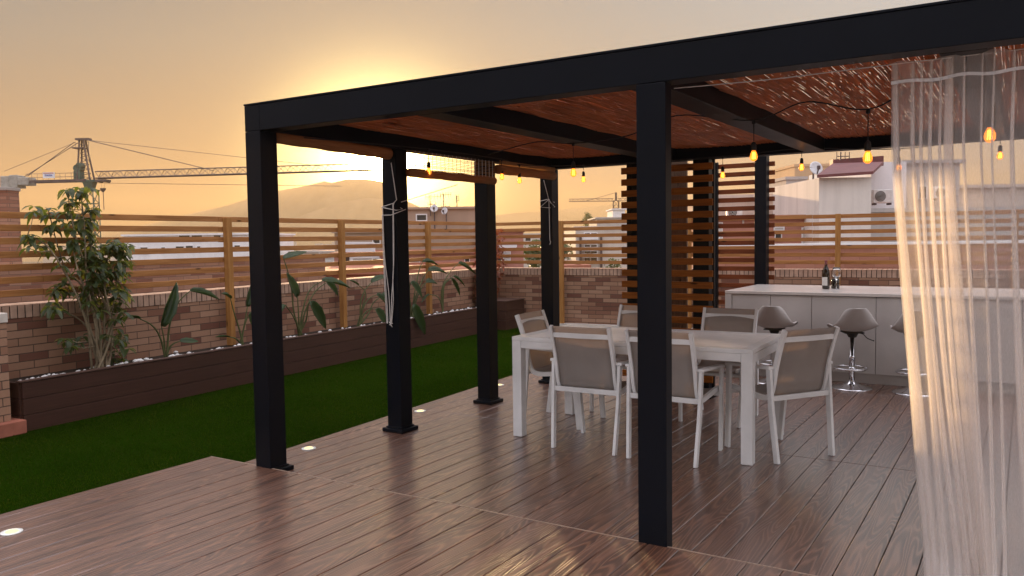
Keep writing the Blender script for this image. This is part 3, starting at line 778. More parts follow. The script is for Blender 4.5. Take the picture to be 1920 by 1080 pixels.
# bar stools (local: back toward -Y)
def make_stool(label, loc, rz):
    t = thing('bar_stool', label, 'bar stool', loc, rz, 'taupe shell bar stools at the counter'); L = dict(local=True)
    MB().lathe([(.19, 0), (.19, .006), (.17, .013), (.10, .030), (.045, .055), (.034, .075), (.001, .076)], 36).build('base', M['chrome'], t, smooth=True, **L)
    MB().lathe([(.028, .07), (.028, .30), (.030, .302), (.030, .318), (.021, .32), (.021, .545)], 20).build('column', M['chrome'], t, smooth=True, **L)
    mb = MB(); n = 40
    mb.tube([(.155*math.cos(2*PI*k/n), .06+.155*math.sin(2*PI*k/n), .19) for k in range(n+1)], .010, 8)
    mb.tube([(.02, -.03, .19), (.06, -.082, .19)], .008, 6); mb.tube([(-.02, -.03, .19), (-.06, -.082, .19)], .008, 6)
    mb.lathe([(.034, .17), (.034, .21)], 16)
    mb.build('footrest', M['chrome'], t, smooth=True, **L)
    MB().box(-.09, .09, -.09, .09, .545, .556).lathe([(.036, .50), (.06, .546)], 16).build('seat_plate', M['rubber'], t, **L)
    MB().tube(bez([(.03, -.02, .545), (.09, -.03, .535), (.13, -.035, .495), (.19, -.04, .47)], 5), [.005]*15 + [.008], 6).build('lever', M['rubber'], t, smooth=True, **L)
    # moulded shell: profile front lip -> pan -> up the back
    prof = bez([(.205, .555), (.18, .580), (.08, .583), (-.03, .572), (-.10, .572), (-.155, .60), (-.19, .67), (-.215, .75), (-.228, .80)], 5)
    rows = []; m = 22
    for i, p in enumerate(prof):
        f = i/(len(prof)-1)
        hw = .185 + .025*math.sin(PI*min(1, f*1.25)) - .085*max(0, f-.62)/.38 - .05*max(0, .12-f)/.12
        lift = .055*math.sin(PI*min(1, max(0, f*1.15)))**1.2
        row = []
        for j in range(m+1):
            s = -1 + 2*j/m; e = abs(s)**2.6
            wrap = .10*e*max(0, f-.5)/.5
            top = -.035*abs(s)**5*max(0, f-.8)/.2
            row.append(Vector((hw*s, p.x + wrap, p.y + lift*e + top)))
        rows.append(row)
    MB().grid(rows).build('seat_shell', M['stool'], t, smooth=True, solid=.012, **L)
    return t
s0 = make_stool('taupe bar stool nearest the slat screen, at the left end of the counter', (-2.16, 8.45, 0), rad(3))
dup(s0, (-1.42, 8.47, 0), rad(24), 'taupe bar stool turned a little, in the middle of the counter and wholly visible')
dup(s0, (-.87, 8.47, 0), rad(10), 'taupe bar stool half hidden behind the sheer curtain')

# bottle and glasses on the counter
bt = thing('wine_bottle', 'dark wine bottle with a pale label standing on the bar counter', 'bottle', (-1.84, 9.34, BZ))
MB().lathe([(.030, 0), (.0375, .004), (.0385, .02), (.0385, .165), (.036, .19), (.026, .225), (.0165, .25), (.0145, .27), (.0145, .285)], 28, (-1.84, 9.34, BZ+.001)).build('bottle_body', M['bottle_glass'], bt, smooth=True)
MB().lathe([(.0152, .262), (.0152, .30), (.0165, .302), (.0165, .313), (.001, .314)], 20, (-1.84, 9.34, BZ+.001)).build('foil_cap', M['foil'], bt, smooth=True)
mb = MB(); rows = []
for z in (.04, .13): rows.append([Vector((-1.84 + .0392*math.cos(rad(200+a*13)), 9.34 + .0392*math.sin(rad(200+a*13)), BZ+.001+z)) for a in range(9)])
mb.grid(rows); mb.build('paper_label', M['label'], bt, smooth=True)
gl = thing('wine_glass', 'stemmed wine glass on the bar counter in front of the small dark jar', 'wine glass', (-1.735, 9.36, BZ))
MB().lathe([(.036, 0), (.034, .003), (.006, .007), (.0038, .02), (.0038, .095), (.012, .108), (.036, .135), (.047, .165), (.044, .20), (.036, .235), (.0345, .235), (.0425, .20), (.0455, .165), (.034, .137), (.008, .112), (.0005, .111)], 28, (-1.735, 9.36, BZ+.001)).build('glass_bowl', M['clear_glass'], gl, smooth=True)
jr = thing('jar', 'small dark jar between the wine bottle and the wine glass', 'jar', (-1.765, 9.46, BZ))
MB().lathe([(.04, 0), (.043, .004), (.043, .088), (.038, .096)], 24, (-1.765, 9.46, BZ+.001)).build('jar_body', M['bottle_glass'], jr, smooth=True)
MB().lathe([(.040, .097), (.040, .108), (.001, .109)], 24, (-1.765, 9.46, BZ+.001)).build('lid', M['rubber'], jr, smooth=True)

# ------------------------------------------------------------------ slat screens
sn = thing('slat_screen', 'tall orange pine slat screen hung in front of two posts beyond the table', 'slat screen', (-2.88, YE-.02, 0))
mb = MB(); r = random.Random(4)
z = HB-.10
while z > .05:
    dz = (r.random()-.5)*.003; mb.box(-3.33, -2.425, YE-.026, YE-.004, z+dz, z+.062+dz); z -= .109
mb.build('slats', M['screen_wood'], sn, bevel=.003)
for x in (-3.25, -2.436): MB().box(x, x+.018, YE-.0035, YE+.03, .03, HB-.01).build('upright', M['black'], sn)
bp = thing('timber_board', 'plain brown board standing upright behind the orange slat screen', 'board', (-2.83, 7.75, 0))
MB().box(-3.06, -2.815, 7.70, 7.73, .02, 2.30).build('panel', wood('brown_board', (.10, .065, .045), (.19, .13, .09), 'Z', .6), bp, bevel=.003)
MB().box(-3.06, -2.815, 7.731, 7.76, .06, .10).box(-3.06, -2.815, 7.731, 7.76, 2.18, 2.22).build('batten', M['fence_post'], bp, bevel=.003)
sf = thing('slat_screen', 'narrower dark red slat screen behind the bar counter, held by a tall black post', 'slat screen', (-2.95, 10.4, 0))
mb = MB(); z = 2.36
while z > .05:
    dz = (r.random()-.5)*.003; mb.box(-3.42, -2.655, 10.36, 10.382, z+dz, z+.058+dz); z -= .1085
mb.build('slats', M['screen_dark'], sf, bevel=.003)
MB().box(-2.86, -2.718, 10.21, 10.352, 0, 2.62).build('post', M['black'], sf, bevel=.003)
MB().box(-3.42, -3.36, 10.30, 10.355, 0, 2.44).build('upright', M['black'], sf)

# ------------------------------------------------------------------ sheer curtain
cu = thing('sheer_curtain', 'sheer white voile curtain hanging from a wire at the front right of the pergola', 'curtain', (.4, 3.76, 0))
rc = random.Random(21)
# cloth along the wire: single runs and doubled-back pleats -> list of (distance along wire, pleat phase, layer)
pl_at = [(.004, .020), (.072, .016), (.108, .012), (.143, .013), (.178, .010), (.200, .030), (.262, .009), (.325, .008), (.366, .008), (.43, .012)]
q = .50
while q < 1.95: pl_at.append((q, rc.choice([.008, .012, .02]))); q += rc.uniform(.05, .11)
path = []; cur = 0.0                                       # (x offset, y layer, pleat centre, local x)
for c, w_ in pl_at:
    n_ = max(2, int((c-cur)/.012))
    for k in range(n_): path.append((cur + (c-cur)*k/n_, 0.0, None, 0.0))
    for k in range(5): path.append((c + w_*k/4, .004*k/4, c, w_*k/4, 1))
    for k in range(1, 5): path.append((c + w_*(1-k/4), .004 + .010*math.sin(PI*k/4) + .003*k/4, c, w_*(1-k/4), 1))
    for k in range(1, 5): path.append((c + w_*k/4, .017 + .004*math.sin(PI*k/4), c, w_*k/4, 1))
    for k in range(1, 5): path.append((c + w_*(1-k/4), .019 + .008*math.sin(PI*k/4), c, w_*(1-k/4), 1))
    for k in range(1, 5): path.append((c + w_*k/4, .012*(1-k/4) - .006*math.sin(PI*k/4), c, w_*k/4, 1))
    cur = c + w_
path.append((2.0, 0.0, None, 0.0))
NS = len(path)-1; NZ = 60
ph = [rc.uniform(0, 6.3) for _ in pl_at]
def drift(x, f): return .155*max(0, (f-.16)/.84)**1.2*(1-.10*x) + .055*f**1.6*math.sin(2.2+6.5*x)*min(1, x*9) + .012*f*math.sin(23*x+1+2*f)
rows = []
for k in range(NZ+1):
    f = k/NZ; z = 2.205 - 2.19*f; row = []
    for i, p in enumerate(path):
        x0, dy = p[0], p[1]
        xc = x0
        if p[2] is not None:
            j = [c for c, w_ in pl_at].index(p[2]); grow = 1 + (1.6 + .9*math.sin(ph[j]))*f**1.3
            xc = p[2] + p[3]*grow + .010*f*math.sin(ph[j] + 5*f)
        x = -.49 + xc + drift(x0, f)
        y = 3.755 + dy*(.6+2.2*f) + (.010+.030*f)*math.sin(9*x0+1.3) + .018*f*math.sin(24*x0+2.5*f) + .006*math.sin(41*x0)
        zz = z + (.010*math.sin(38*x0) if f < .03 else 0)
        if f > .94: y -= (f-.94)*2.2*(.4+.6*math.sin(21*x0)); zz = max(.008 + .022*(.5+.5*math.sin(47*x0+3)), zz)
        row.append(Vector((x, y, zz)))
    rows.append(row)
def fold(s): return 0, 0
cl = MB().grid(rows).build('voile', M['sheer'], cu, smooth=True)
mb = MB(); rows = []
for dz in (0, -.013):
    rows.append([Vector((-.49 + p[0], 3.749 + p[1]*.8 + .010*math.sin(9*p[0]+1.3) + .006*math.sin(41*p[0]), 2.131 + dz + .004*math.sin(30*p[0]))) for p in path])
mb.grid(rows); mb.build('heading_tape', M['hem'], cu, smooth=True)
tag(MB().tube(bez([(-1.414, 3.70, 2.195), (-.95, 3.74, 2.193), (-.47, 3.755, 2.2), (.6, 3.755, 2.203), (1.31, 3.74, 2.205)]), .0025, 5).build('curtain_wire', M['rope']), 'thin pale wire under the front beam that carries the sheer curtain', 'wire')

# ================================================================== PLANTS
def leaf_quads(mb, c, d, up, ln, wd, droop=.25, n=4):
    """one leaf: midrib along d, folded and drooping"""
    d = d.normalized(); side = d.cross(up)
    side = side.normalized() if side.length > 1e-4 else d.orthogonal().normalized()
    nrm = side.cross(d).normalized(); b = len(mb.v)
    for i in range(n+1):
        t = i/n; w_ = wd*math.sin(PI*min(1, .06 + t*.94))**.8*(1-.25*t)
        m = c + d*(ln*t) - Vector((0,0,1))*(droop*ln*t*t) 
        mb.v += [m - side*w_ + nrm*(w_*.35), m, m + side*w_ + nrm*(w_*.35)]
    for i in range(n):
        k = b + 3*i; mb.f += [(k, k+1, k+4, k+3), (k+1, k+2, k+5, k+4)]
rs = random.Random(17)
def whorl(mb, c, n, ln, r):
    a0 = r.random()*6.3
    for k in range(n):
        a = a0 + 2*PI*k/n + r.uniform(-.3, .3); e = r.uniform(-.7, .35)
        d = Vector((math.cos(a)*math.cos(e), math.sin(a)*math.cos(e), math.sin(e)))
        l = ln*r.uniform(.7, 1.2)
        leaf_quads(mb, c + d*.01, d, Vector((0,0,1)), l, l*r.uniform(.27, .36), r.uniform(.25, .8))
base = at_u(188, 688, -6.86); base.z = .35
sh = thing('shrub', 'tall leafy shrub with many pale bare stems at the left end of the planter', 'shrub', base)
stems = [((208,600),(150,470),(128,372)), ((165,600),(158,430),(150,352)), ((175,560),(170,420),(172,392)), ((196,600),(200,500),(212,450)), ((150,570),(96,470),(52,440)),
         ((160,590),(120,500),(90,392)), ((205,640),(214,560),(228,470)), ((182,600),(140,520),(110,545)), ((178,640),(150,600),(95,575)), ((200,650),(215,640),(236,668)), ((180,620),(166,540),(160,470)), ((196,620),(178,520),(168,440)), ((206,610),(196,540),(190,480)), ((186,600),(150,520),(134,450))]
mb = MB(); wh = []
for i, st in enumerate(stems):
    u0 = -6.86 + rs.uniform(-.07, .07)
    pts = [base + Vector((rs.uniform(-.05,.05), rs.uniform(-.06,.06), 0))]
    for j, (px, py) in enumerate(st): pts.append(at_u(px, py, u0 + rs.uniform(-.10, .10)*(j > 0)))
    pp = bez(pts, 6); mb.tube(pp, [.0135*(1-.68*k/(len(pp)-1)) for k in range(len(pp))], 6); wh.append(pp)
st_mb = mb; mb = MB()
for i, pp in enumerate(wh):
    for k in range(6, len(pp)):
        if (k > len(pp)-4 and pp[k].z > .8) or (pp[k].z > 1.15 and rs.random() < .34): whorl(mb, pp[k], rs.choice([4,5,6]), .085, rs)
tw = MB()
zones = [(50, 90, 435, 475, 6), (85, 140, 398, 430, 7), (125, 180, 405, 440, 9), (155, 240, 455, 500, 28), (165, 240, 490, 545, 42), (155, 238, 540, 588, 28), (95, 160, 520, 560, 8), (88, 112, 560, 590, 5),
         (190, 235, 590, 640, 12), (120, 155, 610, 650, 6), (205, 240, 640, 680, 6), (190, 245, 450, 475, 10), (118, 175, 352, 385, 7), (60, 95, 385, 402, 3)]
for (a, b_, c_, d_, n) in zones:
    for i in range(n):
        q = at_u(rs.uniform(a, b_), rs.uniform(c_, d_), -6.86 + rs.uniform(-.20, .16))
        whorl(mb, q, rs.choice([3,4,5,5]), .085, rs)
        # a twig back to the nearest stem
        pp = min((p for w_ in wh for p in w_[4:]), key=lambda p: (p-q).length + (.15 if p.z > q.z else 0))
        tw.tube([pp, (pp+q)/2 + Vector((0,0,-.02)), q], [.0045, .0035, .002], 4)
mb.build('foliage', M['leaf'], sh, smooth=True); st_mb.add(tw.v, tw.f); st_mb.build('stems', M['bark'], sh, smooth=True)

def blade(mb, a, b, wd, fold_=.5, droop=.0, roll=0.0, n=9):
    a = Vector(a); b = Vector(b); d = b-a; ln = d.length; d.normalize()
    up = Vector((.35, -.55, .75)); side = d.cross(up).normalized(); side = Matrix.Rotation(roll, 3, d) @ side; nrm = side.cross(d).normalized()
    k0 = len(mb.v)
    for i in range(n+1):
        t = i/n; w_ = .8*wd*(math.sin(PI*(.04+.96*t)**.75))**.75 if t < 1 else 0.002
        w_ *= 1 + .06*math.sin(i*2.4)
        m = a + d*(ln*t) - Vector((0,0,1))*(droop*ln*t*t)
        up_ = nrm*(fold_*w_)
        mb.v += [m - side*w_ + up_, m - side*w_*.5 + up_*.38, m, m + side*w_*.5 + up_*.38, m + side*w_ + up_]
    for i in range(n):
        for j in range(4):
            k = k0 + 5*i + j; mb.f.append((k, k+1, k+6, k+5))
def bop(label, bpx, leaves, u0=-6.93):
    b = at_u(bpx[0], bpx[1], u0); b.z = .352
    t = thing('strelitzia', label, 'plant', b, 0, 'broad leaved plants in the planter')
    for (pet, bl, wd, fo, dr, ro, du) in leaves:
        pts = [b + Vector((rs.uniform(-.03,.03), rs.uniform(-.03,.03), 0))] + [at_u(x, y, u0 + du*(i+1)/len(pet)) for i, (x, y) in enumerate(pet)]
        pp = bez(pts, 6); o = MB().tube(pp, [.013*(1-.6*k/(len(pp)-1)) for k in range(len(pp))], 6).build('stalk', M['stalk'], t, smooth=True)
        mb = MB(); blade(mb, pp[-1], at_u(bl[0], bl[1], u0 + du*1.25), wd, fo, dr, ro); mb.build('leaf', M['bop_leaf'], o, smooth=True, solid=.0015)
    return t
bop('strelitzia with one upright rolled leaf beside the shrub', (309, 668), [
    ([(308, 640), (303, 612)], (331, 529), .075, 1.5, 0, .9, .05), ([(318, 610), (334, 568), (356, 546)], (412, 556), .05, 1.2, .10, .2, .12),
    ([(300, 632), (285, 610), (263, 598)], (230, 592), .03, 1.1, .05, .4, .05), ([(318, 652), (326, 644), (337, 640)], (372, 642), .045, .6, -.05, .3, .10)])
bop('thin strelitzia showing just left of the front corner post', (452, 645), [
    ([(458, 610), (464, 575)], (478, 520), .05, 1.0, 0, .6, .0), ([(448, 615), (440, 590), (432, 560)], (415, 545), .045, .9, .2, .3, .05), ([(456, 620), (462, 600), (470, 585)], (484, 620), .05, .7, .2, .2, .10),
    ([(448, 640), (440, 634), (430, 632)], (404, 632), .03, .9, .0, .3, .05)])
bop('strelitzia with a raised yellow green paddle leaf just right of the front corner post', (562, 628), [
    ([(560, 595), (558, 556)], (537, 511), .085, .35, 0, .35, .04), ([(566, 590), (580, 545), (604, 527)], (658, 536), .075, .9, .06, .15, .05), ([(572, 585), (590, 548), (612, 530)], (634, 552), .06, .9, .1, .2, .14),
    ([(574, 600), (577, 575), (582, 565)], (611, 614), .085, .7, .05, .1, .12), ([(552, 590), (545, 530), (532, 485)], (576, 472), .07, .5, .0, .1, .0), ([(556, 606), (545, 585), (535, 572)], (520, 590), .06, .8, .3, .2, .1)])
bop('strelitzia with drooping dark leaves behind the second pergola post', (674, 608), [
    ([(676, 570), (684, 545), (696, 530)], (728, 515), .06, .9, .05, .2, .05), ([(680, 580), (692, 560), (706, 553)], (734, 575), .08, .7, .2, .2, .1), ([(682, 590), (694, 580), (704, 580)], (724, 606), .09, .6, .2, .1, .14),
    ([(680, 575), (685, 548), (672, 535)], (655, 524), .03, 1.1, .05, .2, .0), ([(690, 590), (700, 568), (716, 555)], (745, 560), .08, .7, .2, .3, .02)])
bop('large strelitzia with a leaf hanging over the planter rim right of the second post', (770, 592), [
    ([(782, 550), (795, 518), (803, 508)], (838, 506), .075, .9, .12, .2, .06), ([(776, 560), (785, 510), (792, 492)], (822, 488), .05, 1.2, .2, .2, .0), ([(768, 560), (768, 540), (770, 530)], (792, 555), .10, .5, .15, .2, .1),
    ([(774, 580), (774, 574), (776, 570)], (797, 628), .085, .8, .0, .1, .26), ([(780, 565), (790, 540), (799, 530)], (820, 528), .07, .8, .15, .2, .1), ([(764, 565), (756, 545), (750, 530)], (744, 560), .09, .6, .2, .2, .12)])
bop('tall thin strelitzia nearest the third pergola post', (830, 586), [
    ([(829, 556), (834, 530), (846, 522)], (862, 552), .05, 1.0, .05, .3, .06), ([(828, 545), (842, 512), (860, 494)], (893, 512), .07, .9, .05, .2, .0), ([(826, 565), (818, 555), (806, 552)], (790, 562), .03, 1.0, .2, .2, .05),
    ([(832, 540), (840, 526), (850, 518)], (872, 530), .04, 1.0, .2, .2, .1)])
# rusty climber in the corner
b = G(-6.93, 12.2, .36)
rcl = thing('climbing_plant', 'rusty red leaved climber in the far left corner of the garden walls', 'plant', b)
mb = MB(); lf = MB(); rs2 = random.Random(9)
for k in range(7):
    ps = [b + Vector((rs2.uniform(-.1,.1), rs2.uniform(-.1,.1), 0))]
    for j in range(5): ps.append(ps[-1] + Vector((rs2.uniform(-.11,.13), rs2.uniform(-.08,.08), .22 + .07*rs2.random())))
    pp = bez(ps, 5); mb.tube(pp, [.007*(1-.6*i/(len(pp)-1)) for i in range(len(pp))], 5)
    for q in pp[3:]:
        for m in range(5): 
            if rs2.random() < .8: whorl(lf, q + Vector((rs2.uniform(-.09,.09), rs2.uniform(-.09,.09), rs2.uniform(-.06,.06))), 3, .06, rs2)
mb.build('stems', M['bark'], rcl); lf.build('foliage', M['red_leaf'], rcl)

# ================================================================== THE TOWN BEYOND
def pt(px, py, D):
    d = ray(px, py); return EYE + d*(D/d.dot(FWD0))
def plaster(name, base, streaks=.5, rough=.85):
    t = NT(name); n = t.noise(t.tc(), .8, 4); st = t.noise(t.mapped((2.2, 2.2, .12)), 1.6, 4, .6)
    c = t.ramp(n, [(.3, tuple(x*.88 for x in base)), (.7, base)])
    c = t.mix(t.math('MULTIPLY', t.ramp(st, [(.45, (0,0,0)), (.75, (1,1,1))]), streaks), c, tuple(x*.62 for x in base))
    t.set(c, rough, .2); t.bump(t.noise(t.tc(), 14, 4), .2, .02); return t.m
P = {'tan': plaster('tan_plaster', (.60, .50, .43)), 'white': plaster('white_plaster', (.80, .79, .80), .25), 'grey': plaster('grey_plaster', (.46, .43, .41)),
     'stain': plaster('stained_plaster', (.74, .70, .65), .6), 'pink': plaster('pink_plaster', (.44, .21, .16), .3), 'pale': plaster('pale_plaster', (.58, .53, .48), .3),
     'sun_orange': plaster('sun_orange_plaster', (.60, .40, .24), .2), 'dun': plaster('dun_plaster', (.40, .29, .22), .3), 'terra': plaster('terracotta_paving', (.38, .155, .10), .3)}
M['roof_tile'] = simple('maroon_sheet_roof', (.15, .05, .052), .6, .3, 0, .2, 2, .3, 8)
M['window_dark'] = simple('dark_window', (.03, .032, .036), .12, .6)
M['window_pale'] = simple('pale_shutter', (.55, .54, .52), .6, .3)
M['steel'] = simple('weathered_steel', (.085, .062, .066), .6, .4, 0, .3, 2)
M['crane_green'] = simple('green_crane_paint', (.05, .09, .075), .6, .4)
M['dish'] = simple('grey_dish', (.62, .62, .64), .5, .4)
M['ac'] = simple('ac_casing', (.66, .66, .64), .5, .4)
M['sign_white'] = simple('white_sign', (.7, .7, .74), .5, .3); M['sign_blue'] = simple('blue_lettering', (.04, .06, .3), .5, .3); M['sign_red'] = simple('red_lettering', (.4, .05, .05), .5, .3)

def fbox(mb, p, r0, r1, f0, f1, z0, z1):
    """box along the camera-facing axes, relative to p"""
    vs = [p + RIGHT0*r + FWD0*f + Vector((0,0,z)) for r in (r0, r1) for f in (f0, f1) for z in (z0, z1)]
    mb.add(vs, [(0,1,3,2),(4,6,7,5),(0,4,5,1),(2,3,7,6),(0,2,6,4),(1,5,7,3)])
def building(name, label, px0, px1, pyt, D, depth, mat, wins=(), z0=-14, roof=None, cat='building', lip=.12, parapet=True, group=None):
    a = pt(px0, pyt, D); b = pt(px1, pyt, D); zt = (a.z+b.z)/2; wdt = (b-a).dot(RIGHT0); o = Vector((a.x, a.y, 0))
    t = thing(name, label, cat, o + RIGHT0*wdt/2 + Vector((0,0,z0)), 0, group)
    mb = MB(); fbox(mb, o, 0, wdt, 0, depth, z0, zt-.1); mb.build('wall', mat, t)
    mb = MB()
    if parapet:
        fbox(mb, o, -lip, wdt+lip, -lip, .12, zt-.099, zt); fbox(mb, o, -lip, .12, .121, depth-.121, zt-.099, zt); fbox(mb, o, wdt-.12, wdt+lip, .121, depth-.121, zt-.099, zt); fbox(mb, o, -lip, wdt+lip, depth-.12, depth+lip, zt-.099, zt)
        mb.build('parapet', mat, t)
        mb = MB(); fbox(mb, o, .121, wdt-.121, .121, depth-.121, zt-.099, zt-.06); mb.build('roof', roof or P['terra'], t)
    for (x0, x1, y0, y1, kind) in wins:
        p = pt(x0, y1, D); q = pt(x1, y0, D); w_ = (q-p).dot(RIGHT0); h = q.z-p.z
        fr = MB(); e = min(.07, w_*.12)
        base = p
        fbox(fr, base, -e, 0, -.05, .01, -e, h+e); fbox(fr, base, w_, w_+e, -.05, .01, -e, h+e); fbox(fr, base, 0, w_, -.05, .01, h, h+e); fbox(fr, base, 0, w_, -.08, .01, -e, 0)
        f = fr.build('window', P['white'], t)
        g = MB(); fbox(g, base, 0, w_, -.012, .02, 0, h); g.build('pane', M['window_dark'] if kind == 'd' else M['window_pale'], f)
        if kind == 'd' and w_ > .8:
            g = MB(); fbox(g, base, w_/2-.03, w_/2+.03, -.03, -.013, 0, h); g.build('mullion', P['white'], f)
    return t, o, wdt, zt

# neighbour's brick parapet just over the fence, and brick chimney at the far left
zt = at_u(230, 489.6, -9.6).z
nb = thing('brick_wall', "neighbour's parallel brick parapet seen through the slats of the left fence", 'brick wall', G(-9.7, 4, 0), GA)
mb = MB(); gbox(mb, -9.85, -9.6, -4, 11.2, -6, zt-.04); mb.build('brickwork', M['brick_far'], nb)
mb = MB(); gbox(mb, -9.87, -9.58, -4, 11.22, zt-.039, zt); mb.build('coping', M['stone_cap'], nb)
struct_roof = MB(); gbox(struct_roof, -26, -9.86, -4, 9.5, -6, .25)
tag(struct_roof.build('roof_terrace', P['terra']), "neighbour's flat terracotta roof terrace behind the brick parapet", 'roof')
p = pt(-90, 352, 14); q = pt(14, 352, 14); wd = (q-p).dot(RIGHT0)
ch = thing('brick_chimney', 'broad tan brick chimney cut by the left edge of the picture, above the fence', 'chimney', Vector((p.x, p.y, 0)))
mb = MB(); fbox(mb, Vector((p.x, p.y, 0)), 0, wd, 0, .32, -6, p.z-.06); mb.build('brickwork', brick_mat('chimney_brick', 'X', [(0, (.36, .2, .13)), (.4, (.28, .14, .09)), (.75, (.40, .24, .16))], (.14, .09, .07), .26, .062), ch)
mb = MB(); fbox(mb, Vector((p.x, p.y, 0)), -.04, wd+.02, -.03, .35, p.z-.059, p.z); mb.build('cap', M['concrete'], ch, bevel=.01)
mb = MB(); fbox(mb, Vector((p.x, p.y, 0)),   .02, wd*.72, .1, .25, p.z+.001, p.z+.24); mb.build('flue', M['brick_cap'], ch, bevel=.01)

# --- left and middle
building('white_house', 'long low white house with small dark windows seen between the left fence slats', 232, 470, 438, 46, 9, P['white'],
         [(264, 277, 464, 473, 'd'), (303, 310, 464, 471, 'd'), (330, 345, 462, 468, 'd'), (349, 362, 461, 468, 'd'), (370, 376, 462, 467, 'd'), (336, 356, 441, 446, 'd'), (360, 379, 441, 447, 'd'), (440, 450, 460, 465, 'd'), (401, 414, 441, 446, 'd')], roof=P['grey'])
building('terrace_house', 'terracotta and white terrace block beyond the fence, behind the second pergola post', 545, 660, 470, 52, 10, P['pale'], [(600, 622, 474, 480, 'p'), (604, 626, 484, 494, 'p'), (560, 575, 482, 490, 'd')])
building('apartment_block', 'dun coloured flat block with rooftop satellite dishes between two pergola posts', 752, 893, 388, 38, 8, P['dun'], [(782, 799, 403, 413, 'd')], roof=P['grey'])
building('rear_block', 'pinkish grey block behind the left fence, left of the second pergola post', 627, 757, 433, 44, 8, P['dun'], [(700, 712, 448, 456, 'd')], roof=P['grey'])
building('brick_house', 'reddish house with white railings and windows in front of the dun block', 626, 905, 471, 30, 6, P['pink'], [(662, 708, 484, 502, 'p'), (769, 786, 490, 497, 'p'), (872, 880, 484, 491, 'd'), (700, 712, 485, 492, 'd'), (646, 656, 482, 490, 'd')])
rl = thing('roof_railing', 'white balustrade railing on the roof of the reddish house', 'railing', pt(675, 472, 29.9))
mb = MB(); a = pt(640, 473, 29.95); b = pt(702, 473, 29.95); mb.bar(a, b, .05, .06); mb.bar(a + Vector((0,0,.35)), b + Vector((0,0,.35)), .05, .06)
for i in range(24): q = a.lerp(b, i/23); mb.bar(q, q + Vector((0,0,.34)), .05, .05)
mb.build('balusters', P['white'], rl)
building('terracotta_roof', 'low flat terracotta roof just over the left garden wall', 490, 900, 506, 19.5, 6, P['terra'], z0=-8, cat='roof')
building('pink_block', 'dusty pink block with white windows right of the third pergola post', 905, 981, 429, 31, 8, P['pink'], [(942, 956, 473, 480, 'p'), (945, 956, 483, 489, 'p'), (925, 940, 483, 489, 'd')])
rl = thing('roof_railing', 'white balustrade on the front of the dusty pink block', 'railing', pt(950, 462, 30.9))
mb = MB(); a = pt(934, 463.5, 30.85); b = pt(968, 463.5, 30.85); mb.bar(a, b, .04, .05); mb.bar(a + Vector((0,0,.16)), b + Vector((0,0,.16)), .05, .05)
for i in range(16): q = a.lerp(b, i/15); mb.bar(q, q + Vector((0,0,.16)), .04, .04)
mb.build('balusters', P['white'], rl)
building('low_house', 'low cream house behind trees, left of the pale apartment building', 975, 1085, 437, 70, 8, P['pale'], [(985, 995, 446, 452, 'd'), (1012, 1022, 446, 452, 'd'), (1060, 1070, 444, 450, 'd')])
bA = building('apartment_building', 'pale apartment building with stacked windows and dark downpipes, left of the slat screen', 1079, 1175, 424, 48, 10, P['pale'],
         [(1096, 1106, 437, 441, 'd'), (1108, 1119, 437, 441, 'd'), (1096, 1106, 459, 463, 'd'), (1108, 1119, 459, 463, 'd'), (1096, 1106, 471, 475, 'd'), (1108, 1119, 471, 475, 'd'), (1096, 1106, 483, 490, 'd'), (1108, 1119, 483, 490, 'd')], roof=P['grey'])
for x in (1086, 1125):
    a = pt(x, 440, 47.9); mb = MB(); fbox(mb, Vector((a.x, a.y, 0)), 0, .13, -.05, .05, -13, a.z); mb.build('downpipe', M['steel'], bA[0])
for y in (447, 468, 480):
    a = pt(1092, y, 47.5); b = pt(1121, y, 47.5); mb = MB(); fbox(mb, a, 0, (b-a).dot(RIGHT0), -.3, .45, -.08, .1); mb.build('balcony', P['white'], bA[0])
building('rooftop_room', 'pale rooftop room standing up behind the pale apartment building', 1119, 1180, 407, 60, 6, P['grey'])
building('water_tank_house', 'small bluish white tank room on top of the rooftops under the far crane', 1149, 1172, 391, 70, 4, P['white'], z0=0)
building('red_roof_house', 'low red roofed house just over the far brick wall', 1050, 1100, 497, 24, 5, P['terra'], z0=-8)

def tree(label, px, pyt, pyb, D, wpx, seed):
    r = random.Random(seed); b = pt(px, pyb, D); b.z = -14; top = pt(px, pyt, D).z; R_ = wpx/2/F_PX*D
    t = thing('tree', label, 'tree', b, 0, 'town trees')
    H_ = top - b.z; mb = MB(); mb.tube([b, b + Vector((.2,.1,H_*.5)), b + Vector((.1,.2,H_*.85))], [.28, .2, .06], 7)
    for k in range(6):
        a = r.random()*6.3; z = H_*(.5+.3*r.random()); mb.tube([b + Vector((.15,.1,z)), b + Vector((R_*.7*math.cos(a), R_*.7*math.sin(a), z+H_*.12))], [.1, .03], 5)
    mb.build('trunk', M['bark'], t)
    mb = MB()
    cl_ = [(r.gauss(0,.45), r.gauss(0,.45), r.gauss(0,.5)) for _ in range(16)]
    for i in range(1100):
        c = r.choice(cl_); d = Vector((c[0]+r.gauss(0,.22), c[1]+r.gauss(0,.22), c[2]+r.gauss(0,.2)))
        q = Vector((b.x, b.y, top - R_*1.25)) + Vector((d.x*R_, d.y*R_, d.z*R_))
        if q.z > top: q.z = top - r.random()*.3
        s = R_*.10*(.6+r.random()); u_ = Vector((r.gauss(0,1), r.gauss(0,1), r.gauss(0,.6))).normalized()*s; v_ = u_.orthogonal().normalized()*s*.7
        mb.quad(q-u_, q-v_, q+u_, q+v_)
    mb.build('crown', M['tree_leaf'], t)
tree('olive green tree in front of the cream house, left of the far left corner post', 1000, 450, 495, 42, 46, 1)
tree('olive green tree right of the far left corner post, beside the pale apartment building', 1062, 446, 495, 44, 34, 2)
